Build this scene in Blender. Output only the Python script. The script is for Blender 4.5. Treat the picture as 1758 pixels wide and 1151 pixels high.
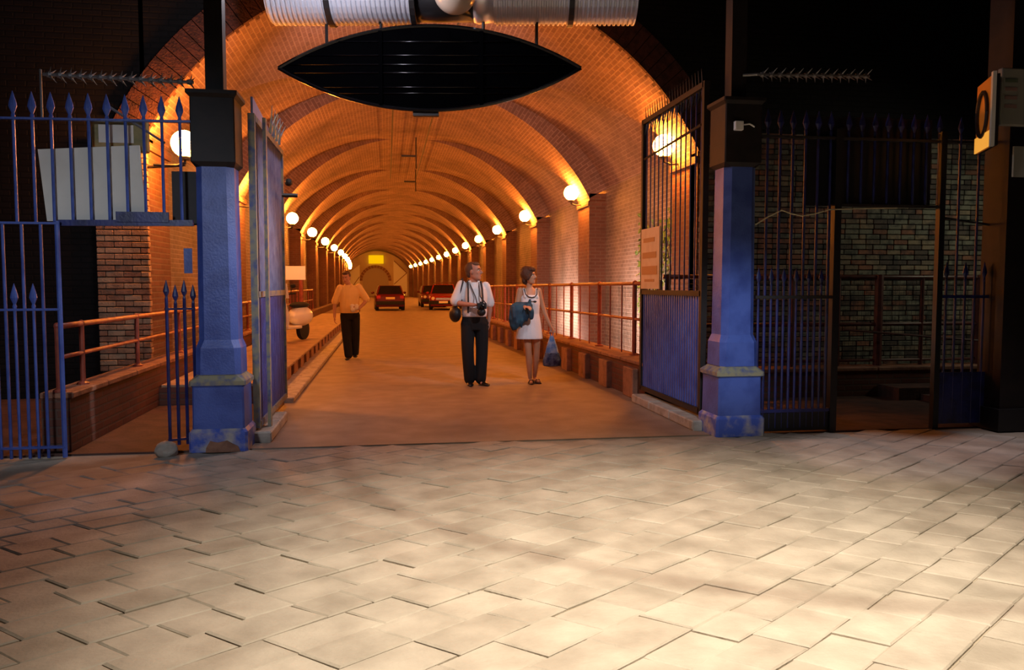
import bpy, bmesh, math, random
from mathutils import Vector, Matrix
random.seed(7)
SC = bpy.context.scene
COL = SC.collection
R = math.radians
for o in list(bpy.data.objects):
    bpy.data.objects.remove(o, do_unlink=True)

# ------------------------------------------------------------------ camera, world, light, exposure
YAW, PITCH = R(8.9206), R(3.6207)
EYE = Vector((0, 0, 1.45))
cam_d = bpy.data.cameras.new('camera')
cam_d.sensor_width = 36.0
cam_d.lens = 36.0 * 1367 / 1758
cam_d.clip_end = 400
cam = bpy.data.objects.new('camera', cam_d)
COL.objects.link(cam)
cam.location = EYE
cam.rotation_euler = (R(90) - PITCH, 0, -YAW)
SC.camera = cam
SC.view_settings.view_transform = 'Standard'
SC.view_settings.look = 'None'
SC.view_settings.exposure = 0.0
SC.view_settings.gamma = 1.0
SC.view_settings.use_curve_mapping = False

world = bpy.data.worlds.new('night')
SC.world = world
world.use_nodes = True
world.node_tree.nodes['Background'].inputs[0].default_value = (0.10, 0.14, 0.40, 1)
world.node_tree.nodes['Background'].inputs[1].default_value = 0.012


def aim(o, target):
    d = Vector(target) - o.location
    o.rotation_euler = d.to_track_quat('-Z', 'Y').to_euler()


def spot(name, loc, target, power, color, angle, blend=0.8, size=0.15):
    l = bpy.data.lights.new(name, 'SPOT')
    l.energy = power
    l.color = color
    l.spot_size = R(angle)
    l.spot_blend = blend
    l.shadow_soft_size = size
    o = bpy.data.objects.new(name, l)
    COL.objects.link(o)
    o.location = loc
    aim(o, target)
    return o


# street floodlights under the bridge over the forecourt, plus unseen fill spots added
spot('floodlight_forecourt', (1.3, 1.7, 5.4), (1.55, 3.3, 0), 3600, (1.0, 0.84, 0.64), 67, 1.0, 0.25)
for x_ in (4.3, 6.0):
    spot('floodlight_side', (x_, 6.05, 4.2), (x_, 6.15, 0), 230, (1.0, 0.84, 0.88), 31, 0.7, 0.1)
spot('floodlight_walkers', (3.0, 7.5, 3.75), (1.65, 11.4, 1.15), 330, (0.96, 0.92, 1.0), 25, 0.8, 0.1)  # added fill to brighten the walkers, without a fixture
spot('floodlight_left_post', (3.0, 6.8, 3.3), (-1.25, 8.0, 1.5), 520, (0.90, 0.92, 1.0), 34, 0.9, 0.1)  # added fill for the left post and open left leaf
spot('floodlight_duct', (0.8, 7.7, 6.35), (0.8, 9.4, 5.1), 110, (0.86, 0.90, 1.0), 60, 0.8, 0.1)  # unseen spot added to brighten the duct
spot('floodlight_gate', (-2.2, 1.2, 3.0), (-2.3, 7.3, 1.1), 330, (0.80, 0.86, 1.0), 48, 0.9, 0.3)  # unseen fill added for the left side leaf
spot('floodlight_post', (1.9, 2.2, 3.4), (3.25, 7.2, 0.9), 620, (0.80, 0.88, 1.0), 16, 0.7, 0.3)  # added fill that lifts the right post
spot('passage_tube_light', (9.6, 8.6, 3.0), (6.4, 10.8, 1.2), 75, (1.0, 0.97, 0.70), 110, 1.0, 0.3)


def fill_light(name, kind, loc, power, color, size):
    l = bpy.data.lights.new(name, kind)
    l.energy = power
    l.color = color
    if kind == 'AREA':
        l.shape = 'RECTANGLE'
        l.size, l.size_y = size
    else:
        l.shadow_soft_size = size
    o = bpy.data.objects.new(name, l)
    COL.objects.link(o)
    o.location = loc
    return o


# added fill: vault spot, white point before the duct, strips behind the low wall
spot('arch_lamp', (0.3, 10.30, 4.95), (0.2, 17.0, 6.6), 270, (1.0, 0.78, 0.78), 112, 0.8, 0.12)  # unseen spot added to turn the vault pinker
fill_light('work_lamp', 'POINT', (-0.75, 8.1, 4.60), 110, (0.95, 0.90, 1.0), 0.12)  # unseen white fill added for walkers, arch and sign glints
for y_ in (13.0, 19.2):
    o_ = fill_light('strip_light', 'AREA', (3.62, y_, 0.30), 170, (1.0, 0.66, 0.55), (4.6, 0.08))  # unseen strips added to brighten the right bay wall
    o_.rotation_euler = (R(90), R(15), R(-90))

# ------------------------------------------------------------------ helpers
F, CX, CY = 1367.0, 879.0, 575.5
_r = Vector((math.cos(YAW), -math.sin(YAW), 0))
_f = Vector((math.sin(YAW) * math.cos(PITCH), math.cos(YAW) * math.cos(PITCH), -math.sin(PITCH)))
_u = _r.cross(_f)


def at(px, py, Y):
    """the point at depth Y along the tunnel that a photograph pixel looks at"""
    d = _f + _r * ((px - CX) / F) + _u * ((CY - py) / F)
    return EYE + d * (Y / d.y)


def atX(px, py, X):
    d = _f + _r * ((px - CX) / F) + _u * ((CY - py) / F)
    return EYE + d * (X / d.x)


def mat(name, base, rough=0.6, metal=0.0, noise=None, nscale=6.0, bump=0.0, bscale=40.0, emit=None, estr=0.0, spec=0.5):
    """principled material, with a second colour mixed in by noise and fine relief"""
    m = bpy.data.materials.new(name)
    m.use_nodes = True
    nt = m.node_tree
    b = nt.nodes['Principled BSDF']
    b.inputs['Base Color'].default_value = (*base, 1)
    b.inputs['Roughness'].default_value = rough
    b.inputs['Metallic'].default_value = metal
    b.inputs['Specular IOR Level'].default_value = spec
    geo = nt.nodes.new('ShaderNodeNewGeometry')
    if noise:
        n = nt.nodes.new('ShaderNodeTexNoise')
        n.inputs['Scale'].default_value = nscale
        n.inputs['Detail'].default_value = 5
        nt.links.new(geo.outputs['Position'], n.inputs['Vector'])
        rp = nt.nodes.new('ShaderNodeValToRGB')
        rp.color_ramp.elements[0].position = 0.42
        rp.color_ramp.elements[0].color = (*base, 1)
        rp.color_ramp.elements[1].position = 0.66
        rp.color_ramp.elements[1].color = (*noise, 1)
        nt.links.new(n.outputs['Fac'], rp.inputs['Fac'])
        nt.links.new(rp.outputs['Color'], b.inputs['Base Color'])
    if bump:
        n2 = nt.nodes.new('ShaderNodeTexNoise')
        n2.inputs['Scale'].default_value = bscale
        n2.inputs['Detail'].default_value = 4
        nt.links.new(geo.outputs['Position'], n2.inputs['Vector'])
        bp = nt.nodes.new('ShaderNodeBump')
        bp.inputs['Strength'].default_value = bump
        bp.inputs['Distance'].default_value = 0.02
        nt.links.new(n2.outputs['Fac'], bp.inputs['Height'])
        nt.links.new(bp.outputs['Normal'], b.inputs['Normal'])
    if emit:
        b.inputs['Emission Color'].default_value = (*emit, 1)
        b.inputs['Emission Strength'].default_value = estr
    return m


def brick_mat(name, c1, c2, mortar, stain, bw=0.225, rh=0.075, ms=0.012, bump=0.6, rough=0.8):
    m = bpy.data.materials.new(name)
    m.use_nodes = True
    nt = m.node_tree
    b = nt.nodes['Principled BSDF']
    b.inputs['Roughness'].default_value = rough
    b.inputs['Specular IOR Level'].default_value = 0.3
    uv = nt.nodes.new('ShaderNodeUVMap')
    br = nt.nodes.new('ShaderNodeTexBrick')
    br.inputs['Color1'].default_value = (*c1, 1)
    br.inputs['Color2'].default_value = (*c2, 1)
    br.inputs['Mortar'].default_value = (*mortar, 1)
    br.inputs['Scale'].default_value = 1
    br.inputs['Mortar Size'].default_value = ms
    br.inputs['Mortar Smooth'].default_value = 0.3
    br.inputs['Brick Width'].default_value = bw
    br.inputs['Row Height'].default_value = rh
    nt.links.new(uv.outputs[0], br.inputs['Vector'])
    geo = nt.nodes.new('ShaderNodeNewGeometry')
    n = nt.nodes.new('ShaderNodeTexNoise')
    n.inputs['Scale'].default_value = 0.9
    n.inputs['Detail'].default_value = 8
    n.inputs['Roughness'].default_value = 0.65
    nt.links.new(geo.outputs['Position'], n.inputs['Vector'])
    rp = nt.nodes.new('ShaderNodeValToRGB')
    rp.color_ramp.elements[0].position = 0.40
    rp.color_ramp.elements[0].color = (0, 0, 0, 1)
    rp.color_ramp.elements[1].position = 0.75
    rp.color_ramp.elements[1].color = (0.85, 0.85, 0.85, 1)
    nt.links.new(n.outputs['Fac'], rp.inputs['Fac'])
    mx = nt.nodes.new('ShaderNodeMix')
    mx.data_type = 'RGBA'
    nt.links.new(rp.outputs['Color'], mx.inputs[0])
    nt.links.new(br.outputs['Color'], mx.inputs[6])
    mx.inputs[7].default_value = (*stain, 1)
    nt.links.new(mx.outputs[2], b.inputs['Base Color'])
    bp = nt.nodes.new('ShaderNodeBump')
    bp.inputs['Strength'].default_value = bump
    bp.inputs['Distance'].default_value = 0.012
    bp.invert = True
    nt.links.new(br.outputs['Fac'], bp.inputs['Height'])
    nt.links.new(bp.outputs['Normal'], b.inputs['Normal'])
    return m


class MB:
    """collects shapes in world coordinates; build() links them as one mesh"""
    def __init__(s):
        s.v, s.f, s.uv = [], [], {}

    def add(s, vs, fs):
        o = len(s.v)
        s.v += [Vector(v) for v in vs]
        s.f += [tuple(i + o for i in f) for f in fs]
        return s

    def box(s, c, d, rz=0.0, rot=None):
        hx, hy, hz = d[0] / 2, d[1] / 2, d[2] / 2
        m = rot if rot is not None else Matrix.Rotation(rz, 3, 'Z')
        vs = [Vector(c) + m @ Vector((x, y, z)) for x in (-hx, hx) for y in (-hy, hy) for z in (-hz, hz)]
        return s.add(vs, [(0, 1, 3, 2), (4, 6, 7, 5), (0, 4, 5, 1), (2, 3, 7, 6), (0, 2, 6, 4), (1, 5, 7, 3)])

    def box2(s, a, b):
        return s.box([(a[i] + b[i]) / 2 for i in range(3)], [abs(b[i] - a[i]) for i in range(3)])

    def hexa(s, lo, hi):
        """frustum between two 4-point rings"""
        vs = list(lo) + list(hi)
        return s.add(vs, [(3, 2, 1, 0), (4, 5, 6, 7), (0, 1, 5, 4), (1, 2, 6, 5), (2, 3, 7, 6), (3, 0, 4, 7)])

    def tube(s, pts, rad, n=8, caps=True):
        pts = [Vector(p) for p in pts]
        rads = rad if isinstance(rad, (list, tuple)) else [rad] * len(pts)
        base = len(s.v)
        prev = None
        for i, p in enumerate(pts):
            d = (pts[min(i + 1, len(pts) - 1)] - pts[max(i - 1, 0)]).normalized()
            if prev is None:
                a = Vector((0, 0, 1)) if abs(d.z) < 0.9 else Vector((1, 0, 0))
                x = d.cross(a).normalized()
            else:
                x = (prev - d * prev.dot(d)).normalized()
            prev = x
            y = d.cross(x)
            for k in range(n):
                t = 2 * math.pi * k / n
                s.v.append(p + (x * math.cos(t) + y * math.sin(t)) * rads[i])
        for i in range(len(pts) - 1):
            for k in range(n):
                a, b = base + i * n + k, base + i * n + (k + 1) % n
                s.f.append((a, b, b + n, a + n))
        if caps:
            s.f.append(tuple(base + k for k in reversed(range(n))))
            s.f.append(tuple(base + (len(pts) - 1) * n + k for k in range(n)))
        return s

    def lathe(s, c, prof, n=16, rot=None, sq=(1, 1)):
        """profile of (radius, height) turned about z through c"""
        c = Vector(c)
        m = rot if rot is not None else Matrix.Identity(3)
        base = len(s.v)
        for r, z in prof:
            for k in range(n):
                t = 2 * math.pi * (k + 0.5) / n
                s.v.append(c + m @ Vector((r * math.cos(t) * sq[0], r * math.sin(t) * sq[1], z)))
        for i in range(len(prof) - 1):
            for k in range(n):
                a, b = base + i * n + k, base + i * n + (k + 1) % n
                s.f.append((a, b, b + n, a + n))
        s.f.append(tuple(base + k for k in reversed(range(n))))
        s.f.append(tuple(base + (len(prof) - 1) * n + k for k in range(n)))
        return s

    def ball(s, c, r, nu=16, nv=10, rot=None):
        rx, ry, rz = (r, r, r) if not isinstance(r, (list, tuple)) else r
        m = rot if rot is not None else Matrix.Identity(3)
        c = Vector(c)
        base = len(s.v)
        s.v.append(c + m @ Vector((0, 0, -rz)))
        for j in range(1, nv):
            p = -math.pi / 2 + math.pi * j / nv
            for k in range(nu):
                t = 2 * math.pi * k / nu
                s.v.append(c + m @ Vector((rx * math.cos(p) * math.cos(t), ry * math.cos(p) * math.sin(t), rz * math.sin(p))))
        s.v.append(c + m @ Vector((0, 0, rz)))
        top = len(s.v) - 1
        for k in range(nu):
            s.f.append((base, base + 1 + (k + 1) % nu, base + 1 + k))
            s.f.append((top, top - nu + k, top - nu + (k + 1) % nu))
        for j in range(nv - 2):
            for k in range(nu):
                a, b = base + 1 + j * nu + k, base + 1 + j * nu + (k + 1) % nu
                s.f.append((a, b, b + nu, a + nu))
        return s

    def prism(s, poly, axis, a, b):
        """2-d polygon pushed from a to b along axis ('x','y','z'); poly is in the other two coordinates, in order"""
        def p3(p, t):
            return {'x': (t, p[0], p[1]), 'y': (p[0], t, p[1]), 'z': (p[0], p[1], t)}[axis]
        n = len(poly)
        vs = [p3(p, a) for p in poly] + [p3(p, b) for p in poly]
        fs = [tuple(range(n)), tuple(reversed(range(n, 2 * n)))]
        fs += [(i, i + n, (i + 1) % n + n, (i + 1) % n) for i in range(n)]
        return s.add(vs, fs)

    def build(s, name, m, parent=None, smooth=False, uvs=False, bevel=0.0, fix=True):
        off = parent_origin(parent)
        me = bpy.data.meshes.new(name)
        me.from_pydata([v - off for v in s.v], [], s.f)
        if fix:
            bm = bmesh.new()
            bm.from_mesh(me)
            bmesh.ops.recalc_face_normals(bm, faces=bm.faces)
            if bevel:
                bmesh.ops.bevel(bm, geom=[e for e in bm.edges], offset=bevel, segments=1, affect='EDGES', clamp_overlap=True)
            bm.to_mesh(me)
            bm.free()
        if smooth:
            me.polygons.foreach_set('use_smooth', [True] * len(me.polygons))
        if uvs:
            box_uv(me, off)
        me.materials.append(m)
        o = bpy.data.objects.new(name, me)
        COL.objects.link(o)
        if parent is not None:
            o.parent = parent
        return o


def parent_origin(p):
    v = Vector((0, 0, 0))
    while p is not None:
        v += p.location
        p = p.parent
    return v


def box_uv(me, off):
    lay = me.uv_layers.new(name='UVMap')
    for p in me.polygons:
        n = p.normal
        for li in p.loop_indices:
            co = me.vertices[me.loops[li].vertex_index].co + off
            if abs(n.z) > 0.7:
                lay.data[li].uv = (co.x, co.y)
            elif abs(n.x) > abs(n.y):
                lay.data[li].uv = (co.y, co.z)
            else:
                lay.data[li].uv = (co.x, co.z)


LABELS = set()


def tag(o, label=None, cat=None, group=None, kind=None):
    if label:
        o['label'] = label
    if cat:
        o['category'] = cat
    if group:
        o['group'] = group
    if kind:
        o['kind'] = kind
    return o


def thing(name, loc, label, cat, group=None):
    o = bpy.data.objects.new(name, None)
    o.empty_display_size = 0.1
    COL.objects.link(o)
    o.location = loc
    return tag(o, label, cat, group)


def share(name, me, parent, loc, rot=None, scale=None):
    """another object on the same mesh data"""
    o = bpy.data.objects.new(name, me)
    COL.objects.link(o)
    o.parent = parent
    o.location = Vector(loc) - parent_origin(parent)
    if rot:
        o.rotation_euler = rot
    if scale:
        o.scale = scale
    return o


# ------------------------------------------------------------------ materials
M = {}
M['brick_vault'] = brick_mat('vault_brick', (0.31, 0.19, 0.155), (0.23, 0.135, 0.11), (0.40, 0.27, 0.22), (0.11, 0.065, 0.053))
M['brick_pier'] = brick_mat('pier_brick', (0.22, 0.10, 0.065), (0.17, 0.075, 0.05), (0.22, 0.14, 0.10), (0.11, 0.05, 0.035))
M['brick_soot'] = brick_mat('sooty_brick', (0.012, 0.009, 0.009), (0.008, 0.006, 0.006), (0.006, 0.005, 0.005), (0.004, 0.004, 0.004))  # near-black colour holds the shade on the portal wall
M['brick_low'] = brick_mat('low_wall_brick', (0.20, 0.075, 0.05), (0.15, 0.055, 0.04), (0.14, 0.09, 0.07), (0.10, 0.045, 0.03))
M['brick_bay'] = brick_mat('bay_wall_brick', (0.34, 0.26, 0.21), (0.26, 0.20, 0.16), (0.42, 0.35, 0.30), (0.11, 0.095, 0.075))
M['mortar'] = mat('wall_mortar', (0.075, 0.06, 0.05), 0.9, noise=(0.03, 0.027, 0.024), nscale=4)
BR = [mat('brick_tone_%s' % w, c, 0.8, noise=d, nscale=9, bump=0.5, bscale=55) for w, c, d in (
    ('buff', (0.26, 0.20, 0.13), (0.10, 0.08, 0.06)), ('red', (0.27, 0.12, 0.07), (0.10, 0.05, 0.04)),
    ('grey', (0.20, 0.19, 0.14), (0.07, 0.07, 0.055)), ('dark', (0.10, 0.075, 0.06), (0.04, 0.035, 0.03)))]
M['voussoir'] = mat('voussoir_brick', (0.085, 0.028, 0.020), 0.8, noise=(0.04, 0.014, 0.011), nscale=9, bump=0.5)
M['blue'] = mat('blue_paint', (0.075, 0.130, 0.46), 0.42, noise=(0.045, 0.080, 0.33), nscale=5, bump=0.15, bscale=60)
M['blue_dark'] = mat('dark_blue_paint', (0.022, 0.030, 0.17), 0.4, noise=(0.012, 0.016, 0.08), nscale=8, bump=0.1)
M['worn_edge'] = mat('worn_paint_edge', (0.30, 0.27, 0.17), 0.6, noise=(0.10, 0.12, 0.24), nscale=14)
M['chipped'] = mat('chipped_blue_paint', (0.060, 0.115, 0.52), 0.5, noise=(0.48, 0.44, 0.40), nscale=7, bump=0.3)
M['gate_grey'] = mat('grey_gate_paint', (0.20, 0.24, 0.44), 0.45, noise=(0.12, 0.14, 0.32), nscale=6)
M['black'] = mat('black_paint', (0.010, 0.010, 0.012), 0.5)
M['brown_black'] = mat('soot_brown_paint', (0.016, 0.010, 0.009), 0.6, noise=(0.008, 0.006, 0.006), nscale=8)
M['black_gloss'] = mat('gloss_black_sheet', (0.002, 0.002, 0.003), 0.16)
M['black_matt'] = mat('matt_black_sheet', (0.0008, 0.0008, 0.0012), 0.9, spec=0.01)
M['rail_brown'] = mat('dark_brown_rail_paint', (0.11, 0.032, 0.024), 0.45, noise=(0.06, 0.02, 0.015), nscale=10)
M['red_rail'] = mat('red_oxide_paint', (0.34, 0.075, 0.045), 0.4, noise=(0.22, 0.05, 0.03), nscale=10)
M['zinc'] = mat('galvanised_duct', (0.60, 0.63, 0.72), 0.35, metal=0.35)
M['zinc_plain'] = mat('bright_tin_collar', (0.85, 0.85, 0.88), 0.35, metal=0.6)  # paler than the duct: its highlight is put into this colour
M['opal'] = mat('unlit_opal_glass', (0.62, 0.52, 0.42), 0.25)
M['white_board'] = mat('white_board_paint', (0.74, 0.72, 0.64), 0.6, noise=(0.66, 0.63, 0.55), nscale=3)
M['ochre_board'] = mat('yellowed_box_paint', (0.30, 0.25, 0.09), 0.6, noise=(0.17, 0.16, 0.06), nscale=9)
M['paper'] = mat('buff_notice_paper', (0.86, 0.62, 0.36), 0.7, noise=(0.80, 0.55, 0.30), nscale=9)
M['print'] = mat('faded_brown_print', (0.66, 0.33, 0.11), 0.8)
M['white_sign'] = mat('white_enamel_sign', (0.95, 0.94, 0.94), 0.35)
M['ink'] = mat('grey_print', (0.25, 0.25, 0.27), 0.7)
M['stone'] = mat('pale_kerb_stone', (0.50, 0.45, 0.38), 0.8, noise=(0.34, 0.29, 0.23), nscale=7, bump=0.4)
M['coping'] = mat('worn_brick_coping', (0.36, 0.17, 0.10), 0.75, noise=(0.22, 0.10, 0.06), nscale=8, bump=0.4)
M['deck_steel'] = mat('black_bridge_steel', (0.012, 0.011, 0.012), 0.7)
M['iron'] = mat('dark_iron', (0.03, 0.028, 0.028), 0.5)
M['spike'] = mat('grey_spike_steel', (0.24, 0.24, 0.25), 0.45, metal=0.5)
M['rope'] = mat('pale_rope', (0.62, 0.58, 0.38), 0.8)
M['plaster'] = mat('tan_end_wall', (0.72, 0.58, 0.40), 0.8, noise=(0.62, 0.48, 0.30), nscale=0.7)
M['yellow_sign'] = mat('yellow_sign_face', (0.95, 0.78, 0.02), 0.5, emit=(1.0, 0.75, 0.0), estr=0.55)
M['cream_door'] = mat('cream_door_paint', (0.95, 0.92, 0.80), 0.5)
M['leaf'] = mat('ivy_leaf', (0.10, 0.20, 0.035), 0.45, noise=(0.22, 0.36, 0.06), nscale=12)
M['tyre'] = mat('tyre_rubber', (0.015, 0.015, 0.015), 0.8)
M['glass_dark'] = mat('dark_car_glass', (0.012, 0.010, 0.010), 0.08)
M['chrome'] = mat('chrome_trim', (0.7, 0.7, 0.7), 0.18, metal=1.0)
M['tail'] = mat('red_tail_lamp', (0.5, 0.02, 0.01), 0.2)
M['plate'] = mat('number_plate', (0.85, 0.66, 0.25), 0.4)
M['car_red'] = mat('car_red_paint', (0.30, 0.018, 0.010), 0.18)
M['car_maroon'] = mat('car_dark_red_paint', (0.13, 0.012, 0.010), 0.18)
M['car_black'] = mat('car_black_paint', (0.015, 0.010, 0.010), 0.15)
M['headlamp'] = mat('headlamp_glass', (0.85, 0.80, 0.72), 0.08)
M['scooter_white'] = mat('white_scooter_enamel', (0.90, 0.90, 0.88), 0.2)
M['skin'] = mat('skin', (0.50, 0.27, 0.19), 0.5)
M['skin_red'] = mat('ruddy_skin', (0.50, 0.22, 0.14), 0.5)
M['skin_tan'] = mat('tanned_skin', (0.56, 0.28, 0.16), 0.45)
M['lip'] = mat('lips', (0.42, 0.12, 0.10), 0.5)
M['eye_white'] = mat('eye_white', (0.7, 0.66, 0.6), 0.3)
M['hair_brown'] = mat('brown_hair', (0.085, 0.035, 0.020), 0.5, bump=0.6, bscale=120)
M['hair_auburn'] = mat('auburn_hair', (0.07, 0.024, 0.013), 0.45, bump=0.6, bscale=120)
M['hair_grey'] = mat('greying_hair', (0.10, 0.05, 0.03), 0.5, bump=0.6, bscale=120)
M['shirt_white'] = mat('white_shirt_cotton', (0.80, 0.78, 0.80), 0.8, bump=0.25, bscale=22)
M['shirt_yellow'] = mat('yellow_shirt_cotton', (0.86, 0.62, 0.26), 0.8, bump=0.25, bscale=22)
M['dress'] = mat('white_dress_jersey', (0.84, 0.81, 0.84), 0.75, bump=0.25, bscale=20)
M['trouser'] = mat('black_trouser_cloth', (0.006, 0.005, 0.006), 0.9, bump=0.2, bscale=18)
M['strap'] = mat('charcoal_webbing', (0.03, 0.03, 0.035), 0.7)
M['teal'] = mat('dark_teal_jacket', (0.012, 0.045, 0.085), 0.7, noise=(0.02, 0.09, 0.15), nscale=10, bump=0.4, bscale=16)
M['bag_blue'] = mat('blue_plastic_bag', (0.12, 0.26, 0.62), 0.35, noise=(0.55, 0.62, 0.80), nscale=9, bump=0.5, bscale=25)
M['bag_dark'] = mat('dark_blue_bag_bottom', (0.015, 0.03, 0.12), 0.35, noise=(0.12, 0.16, 0.3), nscale=14, bump=0.5, bscale=25)
M['shoe'] = mat('black_shoe_leather', (0.012, 0.010, 0.010), 0.3)
M['sandal'] = mat('dark_sandal_leather', (0.05, 0.025, 0.018), 0.5)


def globe_mat():
    m = bpy.data.materials.new('lit_sodium_globe')
    m.use_nodes = True
    nt = m.node_tree
    nt.nodes.remove(nt.nodes['Principled BSDF'])
    e = nt.nodes.new('ShaderNodeEmission')
    e.inputs['Color'].default_value = (1.0, 0.285, 0.032, 1)
    e.inputs['Strength'].default_value = 275
    nt.links.new(e.outputs[0], nt.nodes['Material Output'].inputs[0])
    return m


M['globe'] = globe_mat()


def paving_mat(name, c1, c2, rough=0.75, mark=0.30):
    """stone with per-piece tone, grain and a curved tyre mark that crosses the forecourt"""
    m = bpy.data.materials.new(name)
    m.use_nodes = True
    nt = m.node_tree
    b = nt.nodes['Principled BSDF']
    b.inputs['Roughness'].default_value = rough
    geo = nt.nodes.new('ShaderNodeNewGeometry')
    oi = nt.nodes.new('ShaderNodeObjectInfo')
    n = nt.nodes.new('ShaderNodeTexNoise')
    n.inputs['Scale'].default_value = 3.2
    n.inputs['Detail'].default_value = 8
    nt.links.new(geo.outputs['Position'], n.inputs['Vector'])
    rp = nt.nodes.new('ShaderNodeValToRGB')
    rp.color_ramp.elements[0].position = 0.3
    rp.color_ramp.elements[0].color = (*c1, 1)
    rp.color_ramp.elements[1].position = 0.72
    rp.color_ramp.elements[1].color = (*c2, 1)
    ad = nt.nodes.new('ShaderNodeMath')
    ad.operation = 'MULTIPLY_ADD'
    nt.links.new(oi.outputs['Random'], ad.inputs[0])
    ad.inputs[1].default_value = 0.14
    nt.links.new(n.outputs['Fac'], ad.inputs[2])
    sb = nt.nodes.new('ShaderNodeMath')
    sb.operation = 'SUBTRACT'
    nt.links.new(ad.outputs[0], sb.inputs[0])
    sb.inputs[1].default_value = 0.07
    nt.links.new(sb.outputs[0], rp.inputs['Fac'])
    # tyre mark: a band along an arc
    ds = nt.nodes.new('ShaderNodeVectorMath')
    ds.operation = 'DISTANCE'
    nt.links.new(geo.outputs['Position'], ds.inputs[0])
    ds.inputs[1].default_value = TYRE_C
    s1 = nt.nodes.new('ShaderNodeMath')
    s1.operation = 'SUBTRACT'
    nt.links.new(ds.outputs['Value'], s1.inputs[0])
    s1.inputs[1].default_value = TYRE_R
    ab = nt.nodes.new('ShaderNodeMath')
    ab.operation = 'ABSOLUTE'
    nt.links.new(s1.outputs[0], ab.inputs[0])
    mr = nt.nodes.new('ShaderNodeMapRange')
    mr.interpolation_type = 'SMOOTHSTEP'
    mr.inputs['From Min'].default_value = 0.03
    mr.inputs['From Max'].default_value = 0.13
    mr.inputs['To Min'].default_value = mark
    mr.inputs['To Max'].default_value = 0.0
    nt.links.new(ab.outputs[0], mr.inputs['Value'])
    mx = nt.nodes.new('ShaderNodeMix')
    mx.data_type = 'RGBA'
    nt.links.new(mr.outputs[0], mx.inputs[0])
    nt.links.new(rp.outputs['Color'], mx.inputs[6])
    mx.inputs[7].default_value = (0.13, 0.075, 0.05, 1)
    nt.links.new(mx.outputs[2], b.inputs['Base Color'])
    n2 = nt.nodes.new('ShaderNodeTexNoise')
    n2.inputs['Scale'].default_value = 45
    n2.inputs['Detail'].default_value = 5
    nt.links.new(geo.outputs['Position'], n2.inputs['Vector'])
    bp = nt.nodes.new('ShaderNodeBump')
    bp.inputs['Strength'].default_value = 0.35
    bp.inputs['Distance'].default_value = 0.012
    nt.links.new(n2.outputs['Fac'], bp.inputs['Height'])
    nt.links.new(bp.outputs['Normal'], b.inputs['Normal'])
    return m


TYRE_C, TYRE_R = (3.55, 6.95, 0.0), 3.95
M['sett'] = paving_mat('paving_stone', (0.27, 0.235, 0.19), (0.46, 0.41, 0.345))
M['joint'] = paving_mat('sand_joint', (0.24, 0.20, 0.15), (0.36, 0.31, 0.24), 0.95)
M['asphalt'] = paving_mat('worn_asphalt', (0.26, 0.19, 0.14), (0.36, 0.27, 0.20), 0.7, 0.0)
M['walkway'] = mat('walkway_slab', (0.42, 0.28, 0.18), 0.75, noise=(0.30, 0.19, 0.12), nscale=5, bump=0.3)
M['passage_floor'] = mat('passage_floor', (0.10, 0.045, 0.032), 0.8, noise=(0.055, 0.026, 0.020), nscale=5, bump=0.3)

# ================================================================== THE SETTING
Y0, BAY, NB = 10.85, 6.1, 15            # first arch rib, bay length, number of bays
XC, ZC, RR = 0.68, 1.45, 4.13           # vault centre and radius
HI, HO = 3.68, 4.06                     # half width between piers, between bay walls
PIER = 1.0
YEND = Y0 + BAY * 14.6


def bend(y):
    """the tunnel swings gently left in its far half"""
    return -1.9 * (max(0.0, y - 46) / 54.0) ** 1.6


# ---- forecourt: base and paving stones
fl = MB()
fl.box2((-14, -9, -0.30), (16, 7.25, -0.012))
floor = tag(fl.build('floor', M['joint']), 'sand-jointed bed of the forecourt paving', kind='structure')

A1, A2 = R(-41.5), R(35.0)
d1 = Vector((math.cos(A1), math.sin(A1), 0))
d2 = Vector((math.cos(A2), math.sin(A2), 0))


def stone_mesh(l, w, seed, name='paving_stone'):
    rnd = random.Random(seed)
    g = 0.0025
    top, ch = 0.0, 0.006
    cs = []
    for a, b in ((0, 0), (1, 0), (1, 1), (0, 1)):
        p = d1 * ((a - 0.5) * (l - 2 * g)) + d2 * ((b - 0.5) * (w - 2 * g))
        p += Vector((rnd.uniform(-.006, .006), rnd.uniform(-.006, .006), 0))
        cs.append(p)
    lo = [Vector((p.x, p.y, -0.05)) for p in cs]
    mid = [Vector((p.x, p.y, top - ch)) for p in cs]
    hi = [Vector((p.x * (1 - 2.4 * ch / l), p.y * (1 - 2.4 * ch / l), top + rnd.uniform(-.0015, .0015))) for p in cs]
    vs = lo + mid + hi
    fs = [(8, 9, 10, 11)]
    for k in range(4):
        j = (k + 1) % 4
        fs += [(k, j, j + 4, k + 4), (k + 4, j + 4, j + 8, k + 8)]
    me = bpy.data.meshes.new(name)
    me.from_pydata(vs, [], fs)
    me.materials.append(M['sett'])
    return me


def in_view(p):
    d = p - EYE
    z = d.dot(_f)
    if z < 0.5:
        return None
    return CX + F * d.dot(_r) / z, CY - F * d.dot(_u) / z


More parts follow.
